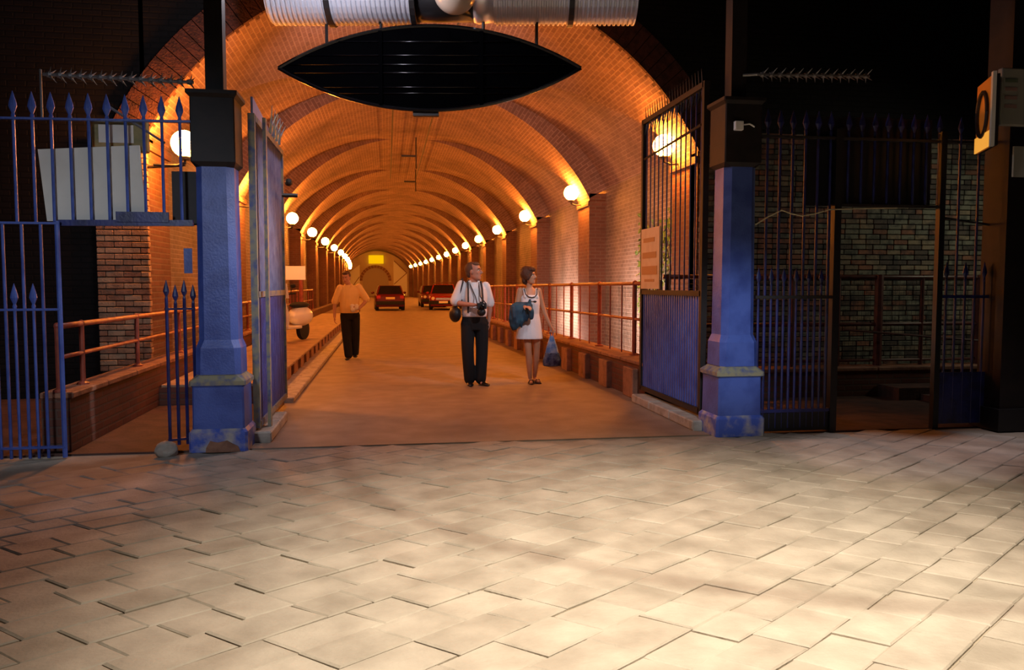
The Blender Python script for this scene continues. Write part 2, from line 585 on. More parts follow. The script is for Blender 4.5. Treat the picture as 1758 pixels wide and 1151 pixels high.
stones = []
inv = Matrix(((d1.x, d2.x), (d1.y, d2.y))).inverted()
lens = [0.24, 0.29, 0.34, 0.40]
cache = {}
rnd = random.Random(11)
row = -7.0
rows = []
while row < 15:
    w = rnd.choice([0.20, 0.23, 0.26])
    t = -13.0 + rnd.uniform(0, 0.3)
    while t < 9:
        l = rnd.choice(lens)
        c = d2 * (t + l / 2) + d1 * (row + w / 2)
        if 1.9 < c.y < 7.16 and -6.5 < c.x < 9.5:
            q = in_view(c)
            stones.append((c, w, l, q))
        t += l
    row += w
vis = [s for s in stones if s[3] and -60 < s[3][0] < 1818 and s[3][1] < 1200]
vis.sort(key=lambda s: (s[0] - EYE).length)
near = set(id(s) for s in vis[:300])
far_mb = MB()
for i, s in enumerate(stones):
    c, w, l, q = s
    key = (w, l, i % 3)
    if key not in cache:
        cache[key] = stone_mesh(w, l, hash(key) % 1000)
    tilt = rnd.uniform(-0.004, 0.004)
    if id(s) in near:
        o = bpy.data.objects.new('paving_stone', cache[key])
        COL.objects.link(o)
        o.parent = floor
        o.location = (c.x, c.y, tilt)
    else:
        me = cache[key]
        off = Vector((c.x, c.y, tilt))
        far_mb.add([v.co + off for v in me.vertices], [tuple(p.vertices) for p in me.polygons])
tag(far_mb.build('paving_stones_beyond', M['sett'], floor, fix=False), kind='stuff')

# ---- road through the tunnel, kerb strips and raised walkway
NS = 40


def ribbon(mb, x0, x1, ya, yb, za, zb, n=NS, fx0=None, fx1=None):
    """a slab that follows the bend of the tunnel"""
    ys = [ya + (yb - ya) * i / n for i in range(n + 1)]
    base = len(mb.v)
    for y in ys:
        a = (fx0(y) if fx0 else x0) + bend(y)
        b = (fx1(y) if fx1 else x1) + bend(y)
        mb.v += [Vector((a, y, za)), Vector((b, y, za)), Vector((b, y, zb)), Vector((a, y, zb))]
    for i in range(n):
        o = base + i * 4
        for k in range(4):
            j = (k + 1) % 4
            mb.f.append((o + k, o + j, o + 4 + j, o + 4 + k))
    mb.f.append((base, base + 3, base + 2, base + 1))
    e = base + n * 4
    mb.f.append((e, e + 1, e + 2, e + 3))


mb = MB()
ribbon(mb, -3.6, 5.2, 7.25, YEND + 2, -0.3, 0.0)
tag(mb.build('road', M['asphalt']), 'worn asphalt roadway running into the tunnel', kind='structure')
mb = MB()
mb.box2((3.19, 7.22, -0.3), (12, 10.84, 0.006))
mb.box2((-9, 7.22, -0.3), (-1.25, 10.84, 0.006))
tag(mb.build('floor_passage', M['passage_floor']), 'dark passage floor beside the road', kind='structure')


def kerb(name, x0, x1, ya, yb, h, n, label):
    k = MB()
    k.box2((x0 + 0.01, ya, -0.1), (x1 - 0.01, yb, h - 0.012))
    root = tag(k.build(name, M['stone']), label, kind='structure')
    s = (yb - ya) / n
    first = None
    for i in range(n):
        c = Vector(((x0 + x1) / 2, ya + s * (i + 0.5), h / 2))
        if first is None:
            b = MB()
            b.box(c, (x1 - x0, s - 0.012, h))
            first = b.build('kerb_stone', M['stone'], root, bevel=0.012)
            c0 = c
        else:
            share('kerb_stone', first.data, root, parent_origin(root) + c - c0)
    return root


kerb('trim_1', -1.30, -1.14, 10.0, 30.0, 0.07, 22, 'pale kerb along the left of the road')
kerb('trim_2', -1.24, -1.06, 7.50, 8.7, 0.10, 2, 'pale kerb under the left gate')
kerb('trim_3', 2.98, 3.18, 7.45, 9.45, 0.10, 3, 'pale kerb under the right gate')
mb = MB()
mb.box2((-1.47, 10.0, 0.0), (-1.30, 31, 0.045))
tag(mb.build('trim_4', M['stone']), 'grey gutter strip beside the walkway', kind='structure')

wk = MB()
ribbon(wk, -2.72, -1.52, 10.0, 46, 0.0, 0.215, 18)
walk = tag(wk.build('walkway', M['brick_low'], uvs=True), 'raised walkway on the left side of the tunnel', kind='structure')
i = 0
y = 10.0
slab = None
while y < 34:
    c = Vector((-2.06, y + 0.5, 0.233))
    if slab is None:
        b = MB()
        b.box(c, (1.24, 0.98, 0.036))
        slab = b.build('slab', M['walkway'], walk, bevel=0.006)
        c0 = c
    else:
        share('slab', slab.data, walk, c - c0)
    y += 1.0
rib = None
y = 10.3
while y < 33:
    c = Vector((-1.485, y, 0.11))
    if rib is None:
        b = MB()
        b.box(c, (0.07, 0.52, 0.20))
        rib = b.build('brick_buttress', M['coping'], walk, bevel=0.008)
        c0 = c
    else:
        share('brick_buttress', rib.data, walk, c - c0)
    y += 0.95

# low walls under the railings
LWL = MB()
ribbon(LWL, -2.93, -2.70, 7.3, 46, 0.0, 0.47, 24)
lw = tag(LWL.build('wall_low_left', M['brick_low'], uvs=True), 'low dark red wall under the left railing', kind='structure')


def frontR(y):
    return 3.16 - 0.030 * (min(y, 22.5) - 9.3)


LWR = MB()
ribbon(LWR, 0, 0, 9.45, 24.0, 0.0, 0.43, 12, frontR, lambda y: frontR(y) + 0.36)
LWR.box2((3.16, 9.45, 0), (9.6, 9.78, 0.33))
rw = tag(LWR.build('wall_low_right', M['brick_low'], uvs=True), 'low dark red wall under the right railing', kind='structure')


def coping(root, pts, w, h, z):
    for a, b in zip(pts[:-1], pts[1:]):
        a, b = Vector(a), Vector(b)
        d = (b - a)
        ang = math.atan2(d.y, d.x)
        k = MB()
        c = (a + b) / 2
        k.box((c.x, c.y, z + h / 2), (d.length - 0.012, w, h), ang)
        k.build('coping_stone', M['coping'], root, bevel=0.01)


coping(lw, [(-2.81, 7.3 + 0.9 * i, 0) for i in range(22)], 0.27, 0.055, 0.47)
coping(rw, [(frontR(9.45 + 0.9 * i) + 0.18, 9.45 + 0.9 * i, 0) for i in range(17)], 0.42, 0.05, 0.43)
coping(rw, [(3.6 + 0.9 * i, 9.615, 0) for i in range(7)], 0.37, 0.05, 0.33)
# brick buttresses along the foot of the right low wall
pil = None
for i in range(13):
    y = 9.9 + i * 1.1
    c = Vector((frontR(y) - 0.03, y, 0.19))
    if pil is None:
        b = MB()
        b.box(c, (0.09, 0.42, 0.38))
        pil = b.build('brick_buttress', M['coping'], rw, bevel=0.01)
        c0 = c
    else:
        share('brick_buttress', pil.data, rw, c - c0)


# ---- vault with ribs and side recesses
def ring_pt(th, r, y):
    return Vector((XC + bend(y) + r * math.sin(th), y, ZC + r * math.cos(th)))


TH = math.asin(HI / RR)                  # springing angle of the ribs


def lerp(a, b, t):
    return a + (b - a) * t


def hmax(th):
    d = math.degrees(abs(th))
    return 0.44 * min(1.0, max(0.0, (d - 8) / 46.0)) ** 0.8


def ystart(th):
    d = math.degrees(abs(th))
    return min(BAY - 0.35, max(PIER, 5.6 - (d - 6) * 0.092))


NT = 56
vb = MB()
vuv = []


def vquad(a, b, c, d, ua, ub, uc, ud):
    o = len(vb.v)
    vb.v += [a, b, c, d]
    vb.f.append((o, o + 1, o + 2, o + 3))
    vuv.extend([ua, ub, uc, ud])


for n in range(NB):
    y0 = Y0 + n * BAY
    y1 = y0 + BAY
    if y0 > YEND:
        break
    for i in range(NT):
        t0, t1 = [-TH + 2 * TH * (i + k) / NT for k in (0, 1)]
        s0, s1 = t0 * RR, t1 * RR
        ya, yb = y0 + ystart(t0), y0 + ystart(t1)
        # how far up the recess already is where it starts
        def hs(t):
            return hmax(t) * min(1, max(0.05, (math.degrees(abs(t)) - 22) / 30.0))
        # rib soffit
        vquad(ring_pt(t0, RR, y0), ring_pt(t1, RR, y0), ring_pt(t1, RR, yb), ring_pt(t0, RR, ya),
              (y0, s0), (y0, s1), (yb, s1), (ya, s0))
        # step up behind the rib
        vquad(ring_pt(t0, RR, ya), ring_pt(t1, RR, yb), ring_pt(t1, RR + hs(t1), yb), ring_pt(t0, RR + hs(t0), ya),
              (ya, s0), (yb, s1), (yb + .3, s1), (ya + .3, s0))
        # recess vault
        vquad(ring_pt(t0, RR + hs(t0), ya), ring_pt(t1, RR + hs(t1), yb), ring_pt(t1, RR + hmax(t1), y1), ring_pt(t0, RR + hmax(t0), y1),
              (ya, s0), (yb, s1), (y1, s1), (y1, s0))
        # front face of the next rib
        vquad(ring_pt(t0, RR + hmax(t0), y1), ring_pt(t1, RR + hmax(t1), y1), ring_pt(t1, RR, y1), ring_pt(t0, RR, y1),
              (hmax(t0), s0), (hmax(t1), s1), (0, s1), (0, s0))
me = bpy.data.meshes.new('ceiling')
me.from_pydata(vb.v, [], vb.f)
lay = me.uv_layers.new(name='UVMap')
for k, uv in enumerate(vuv):
    lay.data[k].uv = uv
me.materials.append(M['brick_vault'])
ceil = bpy.data.objects.new('ceiling', me)
COL.objects.link(ceil)
tag(ceil, 'brick barrel vault of the tunnel with arch ribs', kind='structure')

# ---- side walls of the bays and their piers
ZS = ZC + RR * math.cos(TH)              # springing height
for side, nm in ((-1, 'wall_left'), (1, 'wall_right')):
    w = MB()
    xw = XC + side * HO
    ribbon(w, xw, xw + side * 0.5, Y0 + 0.2, YEND + 1, -0.3, ZS + 0.45, 44)
    wall = tag(w.build(nm, M['brick_bay'], uvs=True), 'brick bay wall on the %s of the tunnel' % ('left' if side < 0 else 'right'), kind='structure')
    xi = XC + side * HI
    for n in range(NB):
        y0 = Y0 + n * BAY
        if y0 > YEND:
            break
        p = MB()
        xa, xb = sorted((xi + bend(y0), xw + side * 0.06 + bend(y0)))
        p.box2((xa, y0, -0.3), (xb, y0 + PIER, ZS + 0.10))
        p.build('pier', M['brick_pier'], wall, uvs=True)
        if n < 6:
            c = MB()
            xa2, xb2 = sorted((xi - side * 0.035 + bend(y0), xw + bend(y0)))
            c.box2((xa2, y0 - 0.03, ZS - 0.16), (xb2, y0 + PIER + 0.03, ZS - 0.06))
            c.build('impost', M['brick_pier'], wall, uvs=True)

# ---- portal wall round the first arch
ARC = [(-TH + 2 * TH * i / 40) for i in range(41)]
ROUT = RR + 0.42
pw = MB()
XL, XR, ZT = -11.0, 13.0, 7.2
inner = [(XC + (RR + 0.06) * math.sin(t), ZC + (RR + 0.06) * math.cos(t)) for t in ARC]
for (a, b) in zip(inner[:-1], inner[1:]):
    pw.hexa([(a[0], Y0, a[1]), (b[0], Y0, b[1]), (b[0], Y0 + .3, b[1]), (a[0], Y0 + .3, a[1])],
            [(a[0], Y0, ZT), (b[0], Y0, ZT), (b[0], Y0 + .3, ZT), (a[0], Y0 + .3, ZT)])
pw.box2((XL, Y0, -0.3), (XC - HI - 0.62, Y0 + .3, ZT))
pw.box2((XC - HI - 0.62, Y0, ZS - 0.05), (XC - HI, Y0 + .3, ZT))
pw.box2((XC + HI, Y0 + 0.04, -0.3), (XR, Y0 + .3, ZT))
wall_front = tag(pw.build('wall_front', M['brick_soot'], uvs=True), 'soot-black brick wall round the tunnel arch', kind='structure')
# ring of voussoir bricks
nv = 62
for i in range(nv):
    t0 = -TH + 2 * TH * i / nv + 0.0012
    t1 = -TH + 2 * TH * (i + 1) / nv - 0.0012
    v = MB()
    r1 = ROUT
    lo = [(XC + r * math.sin(t), Y0 - 0.06, ZC + r * math.cos(t)) for r, t in ((RR, t0), (RR, t1), (r1, t1), (r1, t0))]
    hi = [(x, Y0 + 0.10, z) for x, y, z in lo]
    v.hexa(lo, hi)
    v.build('voussoir', M['voussoir'], wall_front)

# bricks of the right part of the portal wall, seen through the side gate
brick_meshes = []
for m_ in BR:
    for L in (0.215, 0.10):
        b = MB()
        b.box((0, 0, 0), (L, 0.07, 0.064))
        ob = b.build('brick', m_, None, bevel=0.006)
        brick_meshes.append((m_, L, ob.data))
        bpy.data.objects.remove(ob)
spots = []
zr = 0.02
rowi = 0
rnd = random.Random(5)
while zr < 3.6:
    x = XC + HI + 0.02 + (0.0 if rowi % 2 else -0.11)
    while x < 9.3:
        L = 0.215 if rnd.random() < 0.8 else 0.10
        cx = x + L / 2
        if cx - L / 2 > XC + HI:
            spots.append((cx, zr + 0.032, L))
        x += L + 0.011
    zr += 0.075
    rowi += 1


def bmesh_for(L, x):
    tone = rnd.choices([0, 1, 2, 3], [0.30, 0.42 if x < 6.6 else 0.15, 0.30 if x < 6.6 else 0.5, 0.35])[0]
    return [q for q in brick_meshes if q[1] == L][tone]


def prio(s):
    q = in_view(Vector((s[0], Y0, s[1])))
    if not q:
        return 9e9
    # the patch framed by the open side gate first
    return 0 if (1432 < q[0] < 1602 and 358 < q[1] < 640) else (1 if 1300 < q[0] < 1690 and 300 < q[1] < 640 else 2)


order = sorted(range(len(spots)), key=lambda i: (prio(spots[i]), -spots[i][2], i))
bulk = {}
for k, i in enumerate(order):
    cx, cz, L = spots[i]
    m_, _, bme = bmesh_for(L, cx)
    yy = Y0 + 0.012 + rnd.uniform(-0.010, 0.006)
    if k < 300:
        share('brick', bme, wall_front, (cx, yy, cz))
    else:
        bulk.setdefault(m_.name, (m_, MB()))[1].add([v.co + Vector((cx, yy, cz)) for v in bme.vertices], [tuple(p.vertices) for p in bme.polygons])
for m_, b in bulk.values():
    tag(b.build('bricks_beyond', m_, wall_front, fix=False), kind='stuff')

# bricks of the left pier, seen through the open side doorway
pc = MB()
pc.box2((XC - HI - 0.60, Y0 - 0.045, -0.3), (XC - HI - 0.005, Y0 + 0.5, ZS - 0.05))
lp = tag(pc.build('wall_pier_left', M['mortar']), 'brick pier at the left foot of the arch', kind='structure')
PB = [mat('pier_brick_%s' % w, c, 0.8, noise=d, nscale=9, bump=0.5, bscale=55) for w, c, d in (
    ('tan', (0.46, 0.28, 0.17), (0.30, 0.18, 0.11)), ('buff', (0.52, 0.35, 0.22), (0.36, 0.24, 0.15)), ('rust', (0.38, 0.20, 0.12), (0.24, 0.13, 0.08)))]
pbm = []
for m_ in PB:
    for L in (0.205, 0.095):
        b = MB()
        b.box((0, 0, 0), (L, 0.09, 0.064))
        ob = b.build('brick', m_, None, bevel=0.006)
        pbm.append((m_, L, ob.data))
        bpy.data.objects.remove(ob)
zr = 0.35
rowi = 0
while zr < ZS - 0.12:
    x = XC - HI - 0.61
    seq = [0.205, 0.205, 0.205] if rowi % 2 else [0.095, 0.205, 0.205, 0.095]
    for L in seq:
        q = rnd.choice([p for p in pbm if p[1] == L])
        share('brick', q[2], lp, (x + L / 2, Y0 - 0.035 + rnd.uniform(-.006, .004), zr + 0.032))
        x += L + 0.0065
    zr += 0.075
    rowi += 1

# ---- bridge deck over the forecourt and back of the court
bd = MB()
bd.box2((-11, -6, 6.6), (13, Y0, 7.2))
deck = tag(bd.build('ceiling_deck', M['deck_steel']), 'black underside of the bridge over the forecourt', kind='structure')
for i in range(5):
    b = MB()
    yb_ = -3 + i * 3.2
    b.box((1, yb_, 6.35), (22, 0.28, 0.04)).box((1, yb_, 6.48), (22, 0.04, 0.24))
    b.build('girder', M['deck_steel'], deck)

# ---- far end wall
ye = YEND
xe = XC + bend(ye)
KW = MB()
KW.box2((xe - 4.4, ye, -0.3), (xe + 4.4, ye + 0.4, 6.3))
wb = tag(KW.build('wall_back', M['plaster']), 'tan end wall closing the far tunnel', kind='structure')
# blocked archway in it
b = MB()
poly = [(xe - 1.55, 0)] + [(xe - 0.15 + 1.6 * math.sin(t), 1.9 + 1.6 * math.cos(t)) for t in [R(-90 + 12 * k) for k in range(16)]] + [(xe + 1.45, 0)]
b.prism(poly, 'y', ye - 0.05, ye + 0.01)
b.build('blocked_archway', mat('grey_archway_infill', (0.50, 0.42, 0.34), 0.8), wb)
for k in range(15):
    t0, t1 = R(-90 + 12 * k + 0.8), R(-90 + 12 * (k + 1) - 0.8)
    v = MB()
    lo = [(xe - 0.15 + r * math.sin(t), ye - 0.12, 1.9 + r * math.cos(t)) for r, t in ((1.6, t0), (1.6, t1), (1.95, t1), (1.95, t0))]
    v.hexa(lo, [(x, ye, z) for x, y, z in lo])
    v.build('voussoir', M['coping'], wb)
d = MB()
d.box2((xe - 0.95, ye - 0.28, 4.05), (xe + 0.85, ye - 0.06, 5.05))
tag(d.build('overhead_sign', M['yellow_sign']), 'bright yellow rectangular sign high on the far end wall', 'sign')
dd = thing('hinged_door', (xe + 2.95, ye - 0.2, 0), 'cream boarded door with diagonal brace, right of the far archway', 'door')
d = MB()
d.prism([(xe + 2.05, 0.1), (xe + 3.72, 0.1), (xe + 3.72, 2.9), (xe + 2.05, 4.5)], 'y', ye - 0.14, ye - 0.02)
d.build('leaf', M['cream_door'], dd)
d = MB()
d.tube([(xe + 2.1, ye - 0.18, 1.5), (xe + 3.68, ye - 0.18, 2.9)], 0.05, 6).tube([(xe + 3.68, ye - 0.18, 2.9), (xe + 2.1, ye - 0.18, 4.4)], 0.05, 6)
d.build('brace', M['coping'], dd)
dd = thing('hinged_door', (xe - 2.9, ye - 0.2, 0), 'yellow-lit boarded door left of the far archway', 'door')
d = MB()
d.prism([(xe - 3.6, 0.1), (xe - 2.05, 0.1), (xe - 2.05, 3.9), (xe - 3.6, 2.7)], 'y', ye - 0.14, ye - 0.02)
d.build('leaf', M['cream_door'], dd)
d = MB()
d.tube([(xe - 3.5, ye - 0.18, 0.4), (xe - 2.1, ye - 0.18, 2.4)], 0.05, 6)
d.build('brace', M['coping'], dd)

# ================================================================== THINGS
ORD = ['first', 'second', 'third', 'fourth', 'fifth', 'sixth', 'seventh', 'eighth', 'ninth', 'tenth', 'eleventh', 'twelfth',
       'thirteenth', 'fourteenth', 'fifteenth', 'sixteenth']

# ---- sodium globe lamps on the piers
_g = MB()
_g.ball((0, 0, 0), 0.165, 18, 12)
globe_o = _g.build('globe', M['globe'], None, smooth=True)
globe_me = globe_o.data
bpy.data.objects.remove(globe_o)
br_me = {}
for side in (-1, 1):
    b = MB()
    b.tube([(0, 0, -0.165), (0, 0, -0.24), (side * 0.10, 0, -0.27), (side * (0.265 if side > 0 else 0.375), 0, -0.27)], 0.018, 6)
    b.lathe((0, 0, -0.20), [(0.06, 0), (0.075, 0.035), (0.05, 0.05)], 10)
    o = b.build('bracket', M['iron'], None)
    br_me[side] = o.data
    bpy.data.objects.remove(o)


def lamp(x, y, z, side, label):
    t = thing('globe_lamp', (x, y, z), label, 'lamp', 'sodium globe lamps along the %s wall' % ('left' if side < 0 else 'right'))
    share('globe', globe_me, t, (x, y, z))
    share('bracket', br_me[side], t, (x, y, z))


p = at(317, 247, 10.62)
lamp(p.x, p.y, p.z, -1, 'big lit globe lamp beside the left blue gate post, nearest on the left wall')
b = MB()
b.tube([(p.x, p.y, p.z - 0.26), (p.x - 0.1, p.y + 0.02, p.z - 0.27), (XC - HI - 0.06, Y0 + 0.02, p.z - 0.27)], 0.02, 6)
b.build('wall_arm', M['iron'], [o for o in COL.objects if o.name == 'globe_lamp'][0])
lamp(-2.62, 17.25, 3.33, -1, 'lit globe lamp hidden behind the open left gate, second on the left wall')
LN = 13
for k in range(2, LN + 1):
    y = Y0 + k * BAY + 0.42
    lamp(-2.63 + bend(y), y, 3.33, -1, 'lit globe lamp on the left tunnel wall, %s from the gateway' % ORD[k])
p = atX(1140, 250, 4.1)
lamp(p.x, p.y, p.z, 1, 'lit globe lamp seen through the bars of the open right gate')
for k in range(1, LN + 1):
    y = Y0 + k * BAY + 0.62
    lamp(4.10 + bend(y), y, 3.50, 1, 'lit globe lamp on the right tunnel wall, %s from the gateway' % ORD[k])

# ---- blue gate posts
def octo(cx, cy, hx, hy, ch, z):
    return [(cx - hx + ch, cy - hy, z), (cx + hx - ch, cy - hy, z), (cx + hx, cy - hy + ch, z), (cx + hx, cy + hy - ch, z),
            (cx + hx - ch, cy + hy, z), (cx - hx + ch, cy + hy, z), (cx - hx, cy + hy - ch, z), (cx - hx, cy - hy + ch, z)]


def oct_stack(mb, cx, cy, rows):
    base = len(mb.v)
    for hx, hy, ch, z in rows:
        mb.v += [Vector(p) for p in octo(cx, cy, hx, hy, ch, z)]
    for i in range(len(rows) - 1):
        for k in range(8):
            a, b = base + i * 8 + k, base + i * 8 + (k + 1) % 8
            mb.f.append((a, b, b + 8, a + 8))
    mb.f.append(tuple(base + k for k in reversed(range(8))))
    mb.f.append(tuple(base + (len(rows) - 1) * 8 + k for k in range(8)))


def gate_post(cx, cy, zt, label, worn, foot):
    t = thing('gate_post', (cx, cy, 0), label, 'gate post', 'blue iron gate posts of the gateway')
    b = MB()
    oct_stack(b, cx, cy, [(0.245, 0.235, 0.02, 0.0), (0.245, 0.235, 0.02, 0.17), (0.222, 0.212, 0.02, 0.20)])
    b.build('plinth', foot, t)
    b = MB()
    oct_stack(b, cx, cy, [(0.218, 0.208, 0.015, 0.19), (0.214, 0.204, 0.015, 0.56), (0.228, 0.218, 0.02, 0.58)])
    b.build('pedestal', M['blue'], t)
    b = MB()
    oct_stack(b, cx, cy, [(0.238, 0.228, 0.02, 0.58), (0.238, 0.228, 0.02, 0.615), (0.185, 0.185, 0.03, 0.665), (0.175, 0.175, 0.03, 0.68)])
    b.build('moulding', worn, t)
    b = MB()
    oct_stack(b, cx, cy, [(0.190, 0.190, 0.045, 0.67), (0.188, 0.188, 0.05, 0.90), (0.165, 0.165, 0.055, 0.97), (0.158, 0.160, 0.058, zt)])
    b.build('shaft', M['blue'], t)
    b = MB()
    oct_stack(b, cx, cy, [(0.160, 0.16, 0.05, zt), (0.185, 0.185, 0.01, zt + 0.04), (0.182, 0.182, 0.01, zt + 0.58), (0.21, 0.21, 0.01, zt + 0.61), (0.21, 0.21, 0.01, zt + 0.64)])
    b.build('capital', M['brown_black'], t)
    b = MB()
    b.box((cx + (0.0 if cx < 0 else 0.0), cy + 0.02, (zt + 0.64 + 6.6) / 2), (0.15, 0.15, 6.6 - zt - 0.64))
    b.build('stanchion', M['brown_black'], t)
    return t


gp = gate_post(-1.455, 7.37, 2.46, 'blue iron gate post on the left, with peeling plinth and dark capital', M['worn_edge'], M['chipped'])
b = MB()
b.prism([(-1.56, 0.0), (-1.27, 0.0), (-1.29, 0.05), (-1.34, 0.075), (-1.38, 0.10), (-1.46, 0.085), (-1.52, 0.10), (-1.555, 0.04)], 'y', 7.125, 7.14)
tag(b.build('rust_patch', M['coping'], gp), 'rusted brown hole in the plinth')
gp = gate_post(3.325, 7.33, 2.56, 'blue iron gate post on the right, with chipped white patches on its foot', M['worn_edge'], M['chipped'])

# ---- railing pieces
def spear(mb, x, y, z, s=1.0):
    mb.lathe((x, y, z), [(0.013 * s, -0.03), (0.018 * s, 0.0), (0.012 * s, 0.02), (0.034 * s, 0.075 * s), (0.028 * s, 0.11 * s), (0.002, 0.20 * s)], 8, sq=(1, 0.55))


def bar_with_spear(parent, m, x, y, z0, z1, r=0.013, tip=True, s=1.0):
    b = MB()
    b.tube([(x, y, z0), (x, y, z1)], r, 6)
    o = b.build('bar', m, parent)
    if tip:
        k = MB()
        spear(k, x, y, z1, s)
        k.build('spearhead', m, o, smooth=False)
    return o


def rail(parent, m, a, b_, w=0.045, h=0.018, name='rail'):
    a, b_ = Vector(a), Vector(b_)
    d = b_ - a
    k = MB()
    rot = d.to_track_quat('X', 'Z').to_matrix()
    k.box((a + b_) / 2, (d.length, w, h), rot=rot)
    return k.build(name, m, parent)


# left: railing panel over the side doorway
t = thing('overhead_railing', (-2.4, 7.2, 1.95), 'blue spear-topped railing panel above the left side doorway', 'railing')
YF = 7.2
for i in range(10):
    x = -3.02 + i * 0.1445
    bar_with_spear(t, M['blue'], x, YF, 1.96, 2.84)
rail(t, M['blue'], (-3.5, YF, 2.81), (-1.63, YF, 2.83))
rail(t, M['blue_dark'], (-2.70, YF, 1.965), (-1.63, YF, 1.975), 0.05, 0.05, 'bottom_rail')
b = MB()
b.box((-2.03, YF - 0.03, 2.02), (0.42, 0.02, 0.085))
b.build('lock_plate', M['blue_dark'], t)
b = MB()
b.tube([(-2.30, YF + 0.03, 2.95), (-1.85, YF + 0.03, 2.65)], 0.012, 6)
b.build('brace', M['spike'], t)

# white board and yellowed box behind it
b = MB()
q = [at(66, 257, 7.26), at(240, 250, 7.26), at(252, 378, 7.26), at(82, 380, 7.26)]
b.hexa([(v.x, 7.245, v.z) for v in q], [(v.x, 7.265, v.z) for v in q])
tag(b.build('blank_board', M['white_board']), 'large blank white board hung behind the left overhead railing', 'board')
t = thing('yellowed_box', (-2.24, 7.34, 2.6), 'yellowed box sign above the white board, behind the left railing', 'sign')
b = MB()
b.box((-2.24, 7.36, 2.72), (0.44, 0.10, 0.27), 0.0)
b.build('case', M['ochre_board'], t, bevel=0.01)
b = MB()
b.box((-2.26, 7.305, 2.73), (0.28, 0.012, 0.15))
b.build('face', M['white_board'], t)

# left: closed side leaf of the railing
t = thing('side_gate', (-2.95, 7.15, 0), 'blue railing leaf standing at the far left edge with double-density lower bars', 'gate')
YL = 7.12
for i in range(4):
    x = -3.245 + i * 0.1445
    bar_with_spear(t, M['blue'], x, YL, 0.0, 1.955, tip=False)
for i in range(4):
    x = -3.318 + i * 0.1445
    if x < -2.70:
        bar_with_spear(t, M['blue'], x, YL - 0.005, 0.0, 1.27, 0.012, s=0.95)
rail(t, M['blue'], (-3.7, YL, 1.955), (-2.675, YL, 1.955))
rail(t, M['blue'], (-3.7, YL, 1.24), (-2.675, YL, 1.245))
rail(t, M['blue'], (-3.7, YL, 0.09), (-2.675, YL, 0.09))
b = MB()
b.tube([(-2.685, YL, 0.0), (-2.685, YL, 1.975)], 0.02, 8)
b.build('stile', M['blue'], t)
for i in range(3):
    bar_with_spear(t, M['blue'], -3.39 - i * 0.1445, YL, 0.0, 1.955, tip=False)

# left: narrow dark leaf against the post
t = thing('folded_gate_leaf', (-1.78, 7.22, 0), 'narrow dark blue railing leaf folded against the left gate post', 'gate')
for i in range(4):
    bar_with_spear(t, M['blue_dark'], -1.875 + i * 0.066, 7.24 + 0.03 * i, 0.05, 1.33 if i % 2 == 0 else 1.29, 0.015, s=0.8)
rail(t, M['blue_dark'], (-1.89, 7.235, 1.24), (-1.665, 7.33, 1.24))
rail(t, M['blue_dark'], (-1.89, 7.235, 0.10), (-1.665, 7.33, 0.10))
b = MB()
b.box((-1.73, 7.36, 2.20), (0.20, 0.05, 0.46))
tag(b.build('meter_cabinet', M['brown_black']), 'dark metal cabinet fixed to the left gate post under the globe lamp', 'cabinet')
# the plate behind the folded leaf
b = MB()
b.box((-1.73, 7.42, 1.66), (0.07, 0.02, 0.22))
tag(b.build('small_plate', M['blue']), 'small blue plate beside the left gate post above the folded leaf', 'plate')

# rotating spikes over the railings
def spike_bar(name, a, b_, n, label, droop):
    a, b_ = Vector(a), Vector(b_)
    t = thing(name, (a + b_) / 2, label, 'spikes', 'anti-climb spike bars over the railings')
    k = MB()
    k.tube([a, b_], 0.014, 8)
    k.build('axle', M['spike'], t)
    for i in range(n):
        p = a + (b_ - a) * ((i + 0.6) / n)
        k = MB()
        for j in range(4):
            an = math.pi / 4 + j * math.pi / 2
            d = Vector((0.035, math.cos(an) * 0.075, math.sin(an) * 0.075))
            k.tube([p, p + d], [0.011, 0.001], 5)
        k.lathe(p, [(0.02, -0.02), (0.026, 0), (0.02, 0.02)], 8, rot=Matrix.Rotation(R(90), 3, 'Y'))
        k.build('spike_wheel', M['spike'], t)
    return t


t = spike_bar('rotating_spikes', (-2.78, 7.2, 3.18), (-1.60, 7.2, 3.16), 15, 'grey spiked anti-climb bar above the left railing', 0)
b = MB()
b.tube([(-2.80, 7.2, 2.82), (-2.80, 7.2, 3.22)], 0.010, 6)
b.build('stay', M['spike'], t)
p, q = at(1300, 128, 7.2), at(1492, 131, 7.2)
t = spike_bar('rotating_spikes', p, q, 13, 'grey spiked anti-climb bar above the right side gate', 0)
b = MB()
b.tube([(p.x, p.y, p.z), (p.x - 0.12, p.y + 0.05, p.z)], 0.014, 6)
b.build('stay', M['spike'], t)

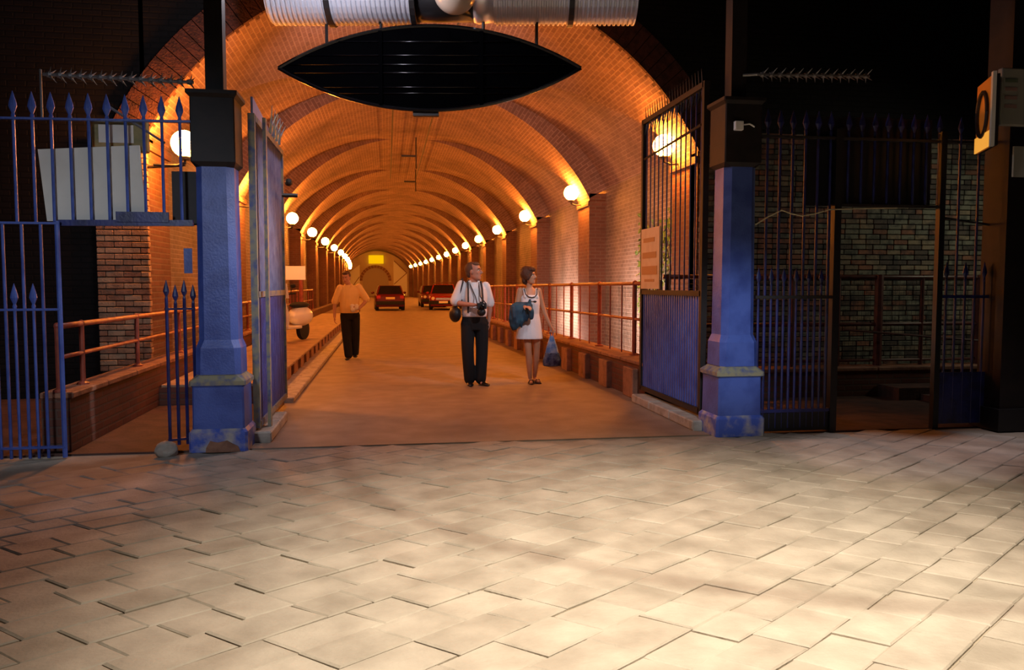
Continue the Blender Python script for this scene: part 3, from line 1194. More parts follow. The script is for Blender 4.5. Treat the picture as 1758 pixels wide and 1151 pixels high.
# ---- open leaves of the main gate
def main_gate(x, y0, y1, z0, z1, side, label, nb, bars_m, frame_m, sheet_m):
    t = thing('main_gate', (x, y0, 0), label, 'gate', 'leaves of the main gateway standing open')
    w = 0.06
    for y, nm in ((y0, 'hinge_stile'), (y1, 'meeting_stile')):
        b = MB()
        b.box2((x - 0.03, y - w / 2, z0), (x + 0.03, y + w / 2, z1))
        b.build(nm, frame_m, t)
    for z, nm in ((z0 + 0.03, 'bottom_rail'), (1.36, 'middle_rail'), (z1 - 0.03, 'top_rail')):
        b = MB()
        b.box2((x - 0.03, y0, z - 0.028), (x + 0.03, y1, z + 0.028))
        b.build(nm, frame_m, t)
    # ribbed sheet in the lower half
    b = MB()
    b.box2((x - 0.006, y0, z0 + 0.03), (x + 0.006, y1, 1.34))
    sh = b.build('lower_sheet', sheet_m, t)
    n = 26
    rb = None
    for i in range(n):
        y = y0 + 0.04 + (y1 - y0 - 0.08) * (i + 0.5) / n
        if rb is None:
            b = MB()
            b.box2((x - 0.013, y - 0.013, z0 + 0.05), (x + 0.013, y + 0.013, 1.335))
            rb = b.build('sheet_rib', sheet_m, sh)
            c0 = y
        else:
            share('sheet_rib', rb.data, sh, parent_origin(sh) + Vector((0, y - c0, 0)))
    br = None
    for i in range(nb):
        y = y0 + 0.03 + (y1 - y0 - 0.06) * (i + 0.5) / nb
        if br is None:
            b = MB()
            b.tube([(x, y, 1.36), (x, y, z1 - 0.03)], 0.013 if side < 0 else 0.008, 6)
            br = b.build('bar', bars_m, t)
            c0 = y
        else:
            share('bar', br.data, t, parent_origin(t) + Vector((0, y - c0, 0)))
    return t


t = main_gate(-1.20, 7.62, 9.62, 0.12, 3.0, -1, 'open left leaf of the main gate, pale worn stile and blue sheet below', 24, M['gate_grey'], M['worn_edge'], M['blue'])
# pointed top panel with little spikes
b = MB()
b.prism([(7.65, 3.0), (9.3, 3.0), (7.65, 3.16)], 'x', -1.21, -1.19)
b.build('top_panel', M['gate_grey'], t)
for i in range(4):
    y = 8.6 + i * 0.22
    b = MB()
    b.tube([(-1.17, y, 3.0), (-1.14, y - 0.05, 3.28)], [0.02, 0.003], 5).tube([(-1.17, y, 3.05), (-1.10, y + 0.05, 3.22)], [0.015, 0.003], 5)
    b.build('spike', M['worn_edge'], t)
b = MB()
b.tube([(-1.15, 9.3, 2.45), (-0.98, 9.3, 2.45)], 0.025, 6).ball((-1.10, 9.5, 2.62), 0.045, 8, 6)
b.build('latch', M['iron'], t)
b = MB()
b.box2((-1.13, 7.78, 0.1), (-1.10, 7.86, 3.0))
b.build('edge_strip', M['worn_edge'], t)

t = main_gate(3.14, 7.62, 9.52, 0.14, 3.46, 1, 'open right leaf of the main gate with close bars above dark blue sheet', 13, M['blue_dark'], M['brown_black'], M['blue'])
for i in range(22):
    y = 7.7 + i * 0.083
    b = MB()
    b.tube([(3.14, y, 3.40), (3.12, y, 3.60)], [0.009, 0.002], 5).tube([(3.14, y, 3.40), (3.12, y, 3.27)], [0.009, 0.003], 5)
    b.build('spike', M['iron'], t)
b = MB()
b.tube([(3.13, 7.7, 3.05), (3.13, 9.5, 2.98)], 0.014, 6)
b.build('brace', M['brown_black'], t)
# paper notice on the right gate
a = [at(1112, 401, 9.42), at(1139, 396, 8.72), at(1139, 497, 8.72), at(1112, 499, 9.42)]
nt_ = thing('paper_notice', (3.10, 9.05, 1.4), 'tall buff paper notice fixed to the right gate above its middle rail', 'notice')
b = MB()
b.box2((3.085, 8.78, 1.40), (3.10, 9.44, 2.12))
b.build('sheet', M['paper'], nt_)
for z, h, y0_, y1_ in ((1.98, 0.05, 8.95, 9.35), (1.80, 0.07, 8.88, 9.38), (1.62, 0.10, 8.85, 9.40), (1.50, 0.03, 8.95, 9.3)):
    b = MB()
    b.box2((3.081, y0_, z - h / 2), (3.086, y1_, z + h / 2))
    b.build('print_line', M['print'], nt_)

# ---- right side gate, doorway railing and far leaf
t = thing('side_gate', (3.9, 7.25, 0), 'dark blue spear-topped railing leaf beside the right gate post', 'gate')
YR = 7.22
for i in range(6):
    x = 3.60 + i * 0.130
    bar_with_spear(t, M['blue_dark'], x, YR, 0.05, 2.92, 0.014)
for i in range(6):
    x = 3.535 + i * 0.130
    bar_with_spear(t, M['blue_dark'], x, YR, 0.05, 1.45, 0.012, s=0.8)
rail(t, M['iron'], (3.50, YR, 1.33), (4.34, YR, 1.33), 0.05, 0.03)
rail(t, M['blue_dark'], (3.50, YR, 0.22), (4.34, YR, 0.22), 0.05, 0.03)
b = MB()
b.box2((4.29, YR - 0.035, 0.0), (4.36, YR + 0.035, 2.95))
b.build('stile', M['black'], t)
b = MB()
b.box2((3.50, YR - 0.01, 0.02), (4.34, YR + 0.01, 0.20))
b.build('kick_plate', M['black'], t)

t = thing('overhead_railing', (4.8, 7.25, 2.2), 'dark blue spear-topped railing over the right side doorway with black panel behind', 'railing')
for i in range(11):
    x = 4.02 + i * 0.139
    if x > 4.36:
        bar_with_spear(t, M['blue_dark'], x, YR, 2.22, 2.92, 0.014)
rail(t, M['iron'], (3.50, YR, 2.86), (6.0, YR, 2.86), 0.05, 0.025)
rail(t, M['iron'], (4.34, YR, 2.22), (5.42, YR, 2.22), 0.05, 0.025)
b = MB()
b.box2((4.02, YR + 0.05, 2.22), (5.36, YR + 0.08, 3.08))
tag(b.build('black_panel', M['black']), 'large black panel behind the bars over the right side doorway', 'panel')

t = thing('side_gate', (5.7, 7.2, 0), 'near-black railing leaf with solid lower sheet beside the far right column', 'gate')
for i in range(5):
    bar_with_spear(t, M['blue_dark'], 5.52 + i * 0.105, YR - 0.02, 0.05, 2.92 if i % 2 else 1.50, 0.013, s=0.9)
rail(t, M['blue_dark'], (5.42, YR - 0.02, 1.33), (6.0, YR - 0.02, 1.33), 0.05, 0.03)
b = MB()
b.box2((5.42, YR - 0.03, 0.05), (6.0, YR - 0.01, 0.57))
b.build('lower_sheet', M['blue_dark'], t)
b = MB()
b.box2((5.40, YR - 0.05, 0.0), (5.46, YR + 0.01, 2.95))
b.build('stile', M['black'], t)
b = MB()
b.tube([(5.42, YR, 2.12), (6.0, YR, 2.05)], 0.012, 6)
b.build('brace', M['iron'], t)

# rope strung along the side gate
pts = [at(x, y, 7.13) for x, y in ((1297, 386), (1318, 373), (1342, 361), (1358, 367), (1378, 371), (1400, 367), (1424, 360), (1470, 358.5), (1540, 357.5))]
b = MB()
b.tube(pts, 0.007, 6)
tag(b.build('rope', M['rope']), 'pale rope strung slackly along the bars of the right side gate', 'rope')

# small white box on the right post
p = at(1268, 216, 7.12)
t = thing('sensor_box', p, 'small white box clipped to the capital of the right gate post', 'sensor')
b = MB()
b.box((p.x, p.y, p.z), (0.085, 0.05, 0.085))
b.build('case', M['white_sign'], t, bevel=0.006)
b = MB()
b.tube([(p.x + 0.04, p.y, p.z + 0.01), (p.x + 0.11, p.y, p.z + 0.02), (p.x + 0.16, p.y, p.z - 0.005)], 0.008, 6)
b.build('arm', M['white_sign'], t)

# dark column at the far right with boards on it
t = thing('dark_column', (6.25, 7.1, 0), 'near-black square column at the far right edge', 'column')
b = MB()
b.box2((5.98, 6.98, 0.0), (6.30, 7.30, 6.6))
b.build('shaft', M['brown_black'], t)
b = MB()
b.box2((5.94, 6.94, 0.0), (6.34, 7.34, 0.22))
b.build('plinth', M['black'], t)
b = MB()
b.box2((6.42, 6.9, 0.0), (6.9, 7.3, 6.6))
tag(b.build('brick_column', M['brick_low'], uvs=True), 'dark red brick column at the right edge beyond the black column', 'column')
# framed board turned to the left
A, B = at(1686, 175, 6.85), at(1716, 175, 6.35)
t = thing('framed_board', (A.x, A.y, A.z), 'framed orange-lit board set sideways high on the far right column', 'sign')
n_ = Vector((B.y - A.y, -(B.x - A.x), 0)).normalized()
dv = Vector((B.x - A.x, B.y - A.y, 0))
zt_, zb_ = 3.30, 2.68


def panel(a, d_, z0, z1, th, u0, u1, name, m, parent, push=0.0):
    k = MB()
    P = [a + d_ * u0, a + d_ * u1]
    o_ = n_ * push
    lo = [Vector((P[0].x, P[0].y, z0)) + o_, Vector((P[1].x, P[1].y, z0)) + o_, Vector((P[1].x, P[1].y, z1)) + o_, Vector((P[0].x, P[0].y, z1)) + o_]
    k.hexa(lo, [v + n_ * th for v in lo])
    return k.build(name, m, parent)


M['amber'] = mat('amber_board_face', (0.72, 0.22, 0.03), 0.35, emit=(1.0, 0.25, 0.02), estr=0.10)  # orange colour and emission stand in for sodium light on the board
M['amber_bright'] = mat('lit_amber_band', (0.95, 0.55, 0.12), 0.35, emit=(1.0, 0.42, 0.05), estr=0.75)  # glow painted in for the lamp reflection along the bottom
panel(A, dv, zb_, zt_, 0.03, 0, 1, 'backing', M['brown_black'], t)
panel(A, dv, zb_, zt_, 0.02, 0.06, 0.90, 'face', M['amber'], t, 0.03)
panel(A, dv, zb_, zb_ + 0.14, 0.01, 0.06, 0.90, 'lower_band', M['amber_bright'], t, 0.05)
panel(A, dv, zb_ - 0.01, zt_ + 0.02, 0.03, 0.92, 1.02, 'frame', M['white_board'], t, 0.03)
k = MB()
cen = A + dv * 0.5 + n_ * 0.065
dn = dv.normalized()
k.tube([cen + dn * (0.16 * math.cos(a_)) + Vector((0, 0, 3.0 - cen.z + 0.20 * math.sin(a_))) for a_ in [2 * math.pi * j / 20 for j in range(21)]], 0.018, 6)
k.build('ring_motif', M['brown_black'], t)
M['faint_green'] = mat('faint_green_print', (0.16, 0.20, 0.13), 0.7)
M['faint_red'] = mat('faint_red_print', (0.38, 0.24, 0.21), 0.7)
M['dull_white'] = mat('dull_white_case', (0.36, 0.36, 0.30), 0.6)
# white notice box and a second pale notice
t = thing('notice_box', (6.0, 6.5, 3.0), 'pale notice box with faint red print at the top right edge', 'sign')
c = at(1738, 165, 6.4)
b = MB()
b.box((c.x + 0.09, c.y + 0.05, c.z + 0.0), (0.36, 0.06, 0.50))
b.build('case', M['dull_white'], t, bevel=0.008)
for j in range(4):
    b = MB()
    b.box((c.x + 0.0, c.y + 0.016, c.z + 0.14 - j * 0.075), (0.12, 0.006, 0.03))
    b.build('print_line', M['faint_green'] if j == 0 else M['faint_red'], t)
c = at(1752, 277, 6.4)
b = MB()
b.box((c.x + 0.06, c.y + 0.03, c.z), (0.22, 0.02, 0.27))
tag(b.build('pale_notice', M['dull_white']), 'small pale pinkish notice below the notice box at the right edge', 'notice')

# ---- railings beside the road
def railing(name, label, pts, zb, zt, zm, posts, thin, m, cat='railing', rp=0.032):
    """pts: function y->(x) ; posts/thin: y positions"""
    t = thing(name, (pts(posts[0]), posts[0], zb), label, cat)
    ys = sorted(posts)
    line = [y for y in ys]
    for zf, nm, r in ((zt, 'top_rail', 0.026), (zm, 'middle_rail', 0.020)):
        b = MB()
        b.tube([(pts(y), y, zf(y)) for y in line], r, 8)
        b.build(nm, m, t, smooth=True)
    for y in posts:
        b = MB()
        b.tube([(pts(y), y, zb), (pts(y), y, zt(y) + 0.015)], rp, 8)
        po = b.build('post', m, t)
        b = MB()
        b.lathe((pts(y), y, zb), [(rp * 2.2, 0), (rp * 2.2, 0.015), (rp * 1.1, 0.03)], 10)
        b.build('flange', m, po)
        b = MB()
        b.ball((pts(y), y, zt(y) + 0.005), rp * 1.25, 8, 6)
        b.build('knuckle', m, po)
    for y in thin:
        b = MB()
        b.tube([(pts(y), y, zb), (pts(y), y, zt(y))], 0.011, 6)
        b.build('baluster', m, t)
    return t


railing('pipe_railing', 'red pipe railing with two rails along the left low wall', lambda y: -2.80,
        0.525, lambda y: 1.09 if y < 19 else 1.09 + min(1, (y - 19) / 2) * 0.16, lambda y: 0.82 if y < 19 else 0.88,
        [7.35, 7.9, 9.55, 11.4, 13.2, 15.0, 16.8, 18.6, 20.4, 22.2, 24.0, 25.8, 27.6, 29.4, 31.2],
        [23.1 + 0.9 * i for i in range(9)], M['red_rail'], rp=0.024)
YP = [9.62, 10.55, 12.2, 13.9, 15.6, 17.3, 19.0, 20.7, 22.4, 23.9]
TB = []
for a, b_ in zip(YP[:-1], YP[1:]):
    n = max(1, int(round((b_ - a) / 0.55)))
    TB += [a + (b_ - a) * j / n for j in range(1, n)]
railing('pipe_railing', 'red railing with thin balusters along the right low wall behind the couple', lambda y: frontR(y) + 0.24,
        0.48, lambda y: 1.47 - 0.005 * (y - 9.5), lambda y: 0.98 - 0.003 * (y - 9.5), YP, TB, M['red_rail'])

# passage railing with wire mesh, seen through the right side gate
t = thing('mesh_railing', (5.5, 9.65, 0.38), 'brown railing filled with wire mesh inside the right side passage', 'railing')
yr_ = 9.65
for z, r in ((1.55, 0.028), (0.93, 0.024), (0.45, 0.020)):
    b = MB()
    b.tube([(3.45, yr_, z), (9.3, yr_, z)], r, 8)
    b.build('rail', M['rail_brown'], t, smooth=True)
for x, r in ((3.5, 0.03), (4.4, 0.03), (5.2, 0.02), (5.85, 0.022), (6.42, 0.055), (7.05, 0.025), (7.9, 0.05), (8.6, 0.025)):
    b = MB()
    b.tube([(x, yr_, 0.38), (x, yr_, 1.58)], r, 8)
    b.build('post', M['rail_brown'], t)
b = MB()
x = 3.5
while x < 9.3:
    b.tube([(x, yr_ + 0.03, 0.40), (x, yr_ + 0.03, 1.54)], 0.0028, 3, caps=False)
    x += 0.06
z = 0.44
while z < 1.54:
    b.tube([(3.5, yr_ + 0.03, z), (9.3, yr_ + 0.03, z)], 0.0028, 3, caps=False)
    z += 0.06
tag(b.build('wire_mesh', M['iron'], t), kind='stuff')
b = MB()
b.tube([(5.9, yr_ - 0.06, 0.86), (7.9, yr_ - 0.5, 0.70)], 0.016, 6)
b.build('stay', M['rail_brown'], t)
b = MB()
b.box2((6.3, 9.0, 0.0), (8.9, 9.44, 0.16))
b.box2((6.6, 8.6, 0.0), (8.9, 9.02, 0.08))
tag(b.build('stone_step', M['passage_floor']), 'low dark steps in the right side passage below the mesh railing', 'step')

# mesh panel behind the right hand railing nearest the gate
t = thing('wire_fence', (3.45, 10.0, 0.5), 'wire mesh fence tied behind the red railing next to the right gate', 'wire fence')
b = MB()
for i in range(30):
    y = 9.66 + i * 0.06
    b.tube([(frontR(y) + 0.29, y, 0.5), (frontR(y) + 0.29, y, 1.42)], 0.0025, 3, caps=False)
for i in range(16):
    b.tube([(frontR(9.66) + 0.29, 9.66, 0.5 + i * 0.06), (frontR(11.4) + 0.29, 11.4, 0.5 + i * 0.06)], 0.0025, 3, caps=False)
tag(b.build('wire', M['iron'], t), kind='stuff')

# ---- ivy on the first right bay wall
rnd = random.Random(3)
lm = MB()
st = MB()
for s_ in range(9):
    y = 11.95 + rnd.uniform(0, 3.0)
    z = 0.3
    pts = []
    while z < rnd.uniform(1.9, 3.0):
        pts.append(Vector((XC + HO - 0.03, y, z)))
        y += rnd.uniform(-0.10, 0.10)
        z += 0.18
        for _ in range(7):
            c = Vector((XC + HO - rnd.uniform(0.04, 0.16), y + rnd.uniform(-.16, .16), z + rnd.uniform(-.1, .1)))
            r_ = rnd.uniform(0.035, 0.06)
            rot = Matrix.Rotation(rnd.uniform(-.7, .7), 3, 'Z') @ Matrix.Rotation(rnd.uniform(-.6, .9), 3, 'Y') @ Matrix.Rotation(rnd.uniform(0, 6.28), 3, 'X')
            vs = [c + rot @ Vector(v) for v in ((0, 0, -r_), (0.008, r_ * .8, -r_ * .2), (0.012, r_ * .45, r_ * .7), (0, 0, r_ * 1.2), (0.012, -r_ * .45, r_ * .7), (0.008, -r_ * .8, -r_ * .2))]
            lm.add(vs, [(0, 1, 2, 3), (0, 3, 4, 5)])
    st.tube(pts, 0.008, 5)
t = thing('ivy', (XC + HO - 0.1, 13.4, 0.3), 'green ivy climbing the grey brick wall behind the right gate', 'plant')
tag(lm.build('foliage', M['leaf'], t, fix=False), kind='stuff')
st.build('stems', M['hair_brown'], t)

# ---- eye-shaped black sign and the duct it hangs from (turned square to the forecourt)
EC = at(738, 118, 9.5)
ex = Vector((math.cos(YAW), -math.sin(YAW), 0))
ey = Vector((math.sin(YAW), math.cos(YAW), 0))
ROT = Matrix((ex, ey, Vector((0, 0, 1)))).transposed()


def E(x, y, z):
    return EC + ex * x + ey * y + Vector((0, 0, z))


hw, hh = 1.76, 0.482
arcR = (hw * hw + hh * hh) / (2 * hh)


def lens(x, h=0.0):
    return math.sqrt(max(0.0, (arcR + h) ** 2 - x * x)) - (arcR - hh)


t = thing('eye_sign', EC, 'black eye-shaped louvred sign hanging under the silver duct', 'sign')
xs = [-hw + 2 * hw * i / 40 for i in range(41)]
out = [(x, lens(x)) for x in xs] + [(x, -lens(x)) for x in reversed(xs[1:-1])]
b = MB()
n = len(out)
vs = [E(x, -0.02, z) for x, z in out] + [E(x, 0.05, z) for x, z in out]
b.add(vs, [tuple(range(n)), tuple(reversed(range(n, 2 * n)))] + [(i, i + n, (i + 1) % n + n, (i + 1) % n) for i in range(n)])
b.build('backing', M['black_matt'], t)
b = MB()
for sg in (1, -1):
    b.tube([E(x, -0.02, sg * lens(x)) for x in xs], 0.022, 6)
b.build('rim', M['black_gloss'], t)
for z in (0.30, 0.145, 0.04, -0.055, -0.22, -0.29):
    w_ = math.sqrt(max(0, arcR ** 2 - (abs(z) + arcR - hh) ** 2)) - 0.05
    b = MB()
    b.tube([E(-w_, -0.030, z), E(w_, -0.030, z)], 0.008, 8)
    b.build('slat', M['black_gloss'], t, smooth=True)
for x in (-0.57, 0.60):
    b = MB()
    h_ = lens(x) - 0.02
    b.box(E(x, -0.035, 0), (0.045, 0.03, 2 * h_), rot=ROT)
    b.build('mullion', M['black_matt'], t)
for px in (563, 655, 828, 918):
    x = (px - 738) * hw / 254.5
    b = MB()
    b.tube([E(x, 0.05, lens(x) - 0.05), E(x, 0.05, 0.62)], 0.020, 6)
    b.build('hanger', M['black'], t)
b = MB()
b.box(E(-0.05, 0.03, -hh - 0.03), (0.30, 0.08, 0.06), rot=ROT)
b.build('bottom_clip', M['iron'], t)

zc_ = at(780, 41, 9.5).z + 0.36
t = thing('air_duct', (EC.x, EC.y, zc_), 'silver corrugated air duct running across above the eye sign', 'duct')


def DX(px):
    return (px - 738) * hw / 254.5


def duct_seg(x0, x1, name, m, ridge=0.030, step=0.055):
    prof = []
    x = x0
    while x < x1:
        prof += [(0.345, x), (0.345, x + step * 0.4), (0.345 + ridge * 0.7, x + step * 0.5), (0.345 + ridge * 0.7, x + step * 0.85)]
        x += step
    k = MB()
    rot = Matrix((Vector((0, 0, 1)), ey, ex)).transposed()   # z of the lathe along the duct
    k.lathe((EC.x + ey.x * 0.05, EC.y + ey.y * 0.05, zc_), prof, 28, rot=rot)
    return k.build(name, m, t, smooth=False)


duct_seg(DX(470), DX(705), 'ribbed_section', M['zinc'])
duct_seg(DX(846), DX(1082), 'ribbed_section', M['zinc'])
rot = Matrix((Vector((0, 0, 1)), ey, ex)).transposed()
k = MB()
k.lathe((EC.x + ey.x * 0.05, EC.y + ey.y * 0.05, zc_), [(0.33, DX(705)), (0.33, DX(812))], 28, rot=rot)
k.build('dark_collar', M['black'], t, smooth=True)
k = MB()
k.lathe((EC.x + ey.x * 0.05, EC.y + ey.y * 0.05, zc_), [(0.33, DX(812)), (0.35, DX(820)), (0.33, DX(846))], 28, rot=rot)
k.build('plain_collar', M['zinc_plain'], t, smooth=True)
for px in (572, 712, 975):
    k = MB()
    k.lathe((EC.x + ey.x * 0.05, EC.y + ey.y * 0.05, zc_), [(0.385, DX(px) - 0.03), (0.385, DX(px) + 0.03)], 28, rot=rot)
    k.build('strap', M['black'], t)
    k = MB()
    c = E(DX(px), 0.05, 0)
    k.tube([(c.x, c.y, zc_ + 0.3), (c.x, c.y, 6.6)], 0.015, 6)
    k.build('suspension_rod', M['iron'], t)

c = at(781, -14, 8.85)
t = thing('hanging_globe', c, 'unlit tan globe lamp hanging in front of the duct at the top edge', 'lamp')
b = MB()
b.ball(c, 0.235, 24, 16)
b.build('globe', M['opal'], t, smooth=True)
b = MB()
b.tube([(c.x, c.y, c.z + 0.22), (c.x, c.y, 6.6)], 0.015, 6)
b.build('drop_rod', M['iron'], t)
b = MB()
b.lathe((c.x, c.y, c.z + 0.20), [(0.11, 0), (0.12, 0.05), (0.03, 0.12)], 14)
b.build('gallery', M['iron'], t)

# ---- conduits and fittings along the crown of the vault
for x, z, nm, lab in ((0.17, 5.34, 'conduit', 'thin dark conduit left of the crown, running along the vault'), (1.10, 5.38, 'conduit', 'thin dark conduit right of the crown, running along the vault')):
    b = MB()
    b.tube([(x, 12.2 + 2.2 * i, z) for i in range(9)], 0.018, 6)
    tag(b.build(nm, M['iron']), lab, 'conduit')
for i, (px, py, Y) in enumerate(((702, 268, 22.8), (704, 312, 29.0))):
    c = at(px, py, Y)
    t = thing('ceiling_bracket', (c.x, c.y, c.z), 'dark T-shaped fitting hanging from the vault crown, %s from the gate' % ('nearer' if i == 0 else 'farther'), 'bracket')
    b = MB()
    b.box(c, (0.42, 0.05, 0.05))
    b.build('crossbar', M['iron'], t)
    b = MB()
    b.tube([(c.x + 0.2, c.y, c.z - 0.35), (c.x + 0.2, c.y, 5.7)], 0.02, 6)
    b.build('stem', M['iron'], t)

# ---- white sign on a red post by the left walkway
t = thing('post_sign', (-2.45, 19.6, 0.25), 'blank white rectangular sign on red post by the left walkway railing', 'sign')
c = at(507, 469, 19.6)
b = MB()
b.box(c, (0.47, 0.03, 0.33))
b.build('plate', M['white_sign'], t, bevel=0.006)
b = MB()
b.tube([(c.x + 0.12, c.y + 0.05, 0.25), (c.x + 0.12, c.y + 0.05, c.z + 0.1)], 0.05, 8)
b.build('post', M['red_rail'], t)

# ---- lump of pale stone by the left doorway
rnd = random.Random(2)
b = MB()
b.ball((-1.86, 7.05, 0.05), (0.10, 0.08, 0.075), 12, 8)
for v in b.v:
    v += Vector((rnd.uniform(-.008, .008), rnd.uniform(-.008, .008), rnd.uniform(-.008, .008)))
tag(b.build('loose_stone', M['stone'], smooth=True), 'loose pale stone lying at the foot of the left gate post', 'stone')
#PART3
# ================================================================== CARS AND SCOOTER
def loft_quads(mb, rings):
    base = len(mb.v)
    n = len(rings[0])
    for r in rings:
        mb.v += [Vector(p) for p in r]
    for i in range(len(rings) - 1):
        for k in range(n):
            a, b = base + i * n + k, base + i * n + (k + 1) % n
            mb.f.append((a, b, b + n, a + n))
    mb.f.append(tuple(base + k for k in reversed(range(n))))
    mb.f.append(tuple(base + (len(rings) - 1) * n + k for k in range(n)))


def car(loc, rz, paint, label, lift=0.0, roofrack=False, estate=False):
    """built facing +y (front at +y), then turned; origin on the road under its middle"""
    t = thing('car', (0, 0, 0), label, 'car')
    L, W = 3.9, 0.82

    def ring(y, w, z0, z1, sh):
        return [(-w * 0.92, y, z0), (w * 0.92, y, z0), (w, y, z0 + 0.16), (w, y, z1 - sh), (w * 0.86, y, z1), (-w * 0.86, y, z1), (-w, y, z1 - sh), (-w, y, z0 + 0.16)]
    b = MB()
    loft_quads(b, [ring(-1.95, W * 0.90, 0.30, 0.80, 0.08), ring(-1.88, W * 0.97, 0.22, 0.90, 0.06), ring(-1.2, W, 0.20, 0.94, 0.06), ring(0.6, W, 0.20, 0.92, 0.06),
                   ring(1.3, W * 0.98, 0.20, 0.86 + lift, 0.06), ring(1.85, W * 0.93, 0.22, 0.74 + lift, 0.08), ring(1.96, W * 0.85, 0.30, 0.62, 0.08)])
    b.build('body', paint, t, bevel=0.012)
    yr, yf = (-1.80 if estate else -1.62), 0.35
    b = MB()
    zt = 1.40 + lift

    def cab(y, w, z):
        return [(-w, y, z), (w, y, z)]
    lo = [(-W * 0.93, -1.86, 0.90), (W * 0.93, -1.86, 0.90), (W * 0.93, 0.95, 0.90), (-W * 0.93, 0.95, 0.90)]
    hi = [(-W * 0.74, yr + 0.12, zt), (W * 0.74, yr + 0.12, zt), (W * 0.74, yf, zt), (-W * 0.74, yf, zt)]
    b.hexa(lo, hi)
    b.build('cabin', paint, t, bevel=0.03)
    # windows
    def lerp3(a, c, u):
        return Vector(a) + (Vector(c) - Vector(a)) * u

    def pane(a, b_, c, d, nrm, nm, inset=0.12):
        q = [Vector(a), Vector(b_), Vector(c), Vector(d)]
        cen = sum(q, Vector()) / 4
        q = [p + (cen - p) * inset for p in q]
        k = MB()
        n_ = Vector(nrm) * 0.012
        k.hexa([p - n_ for p in q], [p + n_ for p in q])
        k.build(nm, M['glass_dark'], t)
    pane(lo[0], lo[1], hi[1], hi[0], (0, -1, 0.3), 'rear_window')
    pane(lo[2], lo[3], hi[3], hi[2], (0, 1, 0.5), 'windscreen')
    pane(lo[1], lo[2], hi[2], hi[1], (1, 0, 0.2), 'side_window')
    pane(lo[3], lo[0], hi[0], hi[3], (-1, 0, 0.2), 'side_window')
    for y, nm in ((-1.96, 'rear_bumper'), (1.97, 'front_bumper')):
        b = MB()
        b.box((0, y, 0.44), (1.58, 0.10, 0.20))
        b.build(nm, M['tyre'], t, bevel=0.03)
    for s in (-1, 1):
        b = MB()
        b.box((s * 0.64, -1.93, 0.76), (0.22, 0.06, 0.17))
        b.build('tail_lamp', M['tail'], t, bevel=0.015)
        b = MB()
        b.lathe((s * 0.58, 1.92, 0.66), [(0.10, -0.05), (0.105, 0.02), (0.07, 0.055)], 14, rot=Matrix.Rotation(R(-90), 3, 'X'))
        b.build('headlamp', M['headlamp'], t, smooth=True)
        b = MB()
        b.ball((s * 0.92, 0.55, 0.98), (0.10, 0.06, 0.07), 8, 6)
        b.build('mirror', paint, t, smooth=True)
        for y in (-1.25, 1.25):
            b = MB()
            b.lathe((s * 0.72, y, 0.29), [(0.20, -0.10), (0.285, -0.09), (0.29, 0), (0.285, 0.09), (0.20, 0.10)], 18, rot=Matrix.Rotation(R(90), 3, 'Y'))
            w = b.build('wheel', M['tyre'], t)
            b = MB()
            b.lathe((s * 0.80, y, 0.29), [(0.17, -0.04), (0.17, 0.03), (0.05, 0.035)], 14, rot=Matrix.Rotation(R(90 * s), 3, 'Y'))
            b.build('hubcap', M['chrome'], w)
    b = MB()
    b.box((0, -1.965, 0.70), (0.50, 0.02, 0.12))
    b.build('number_plate', M['plate'], t)
    b = MB()
    b.box((0, 2.03, 0.46), (0.50, 0.02, 0.12))
    b.build('number_plate', M['white_sign'], t)
    b = MB()
    b.box((0, 1.955, 0.64), (0.85, 0.04, 0.14))
    b.build('grille', M['chrome'], t, bevel=0.01)
    if roofrack:
        b = MB()
        for y in (yr + 0.45, yf - 0.2):
            b.tube([(-0.58, y, zt), (-0.58, y, zt + 0.10), (0.58, y, zt + 0.10), (0.58, y, zt)], 0.025, 6)
        b.build('roof_rack', M['chrome'], t)
    t.location = loc
    t.rotation_euler = (0, 0, rz)
    return t


car((0.12, 46.6, 0.0), R(2), M['car_maroon'], 'dark red hatchback driving away down the middle of the tunnel', roofrack=False)
car((3.30, 47.2, 0.0), R(176), M['car_red'], 'red car facing the camera beside the white-shirted man', lift=0.06, roofrack=True)
car((2.95, 53.0, 0.0), R(181), M['car_maroon'], 'dark car parked behind the red car, its left side showing', lift=0.0)


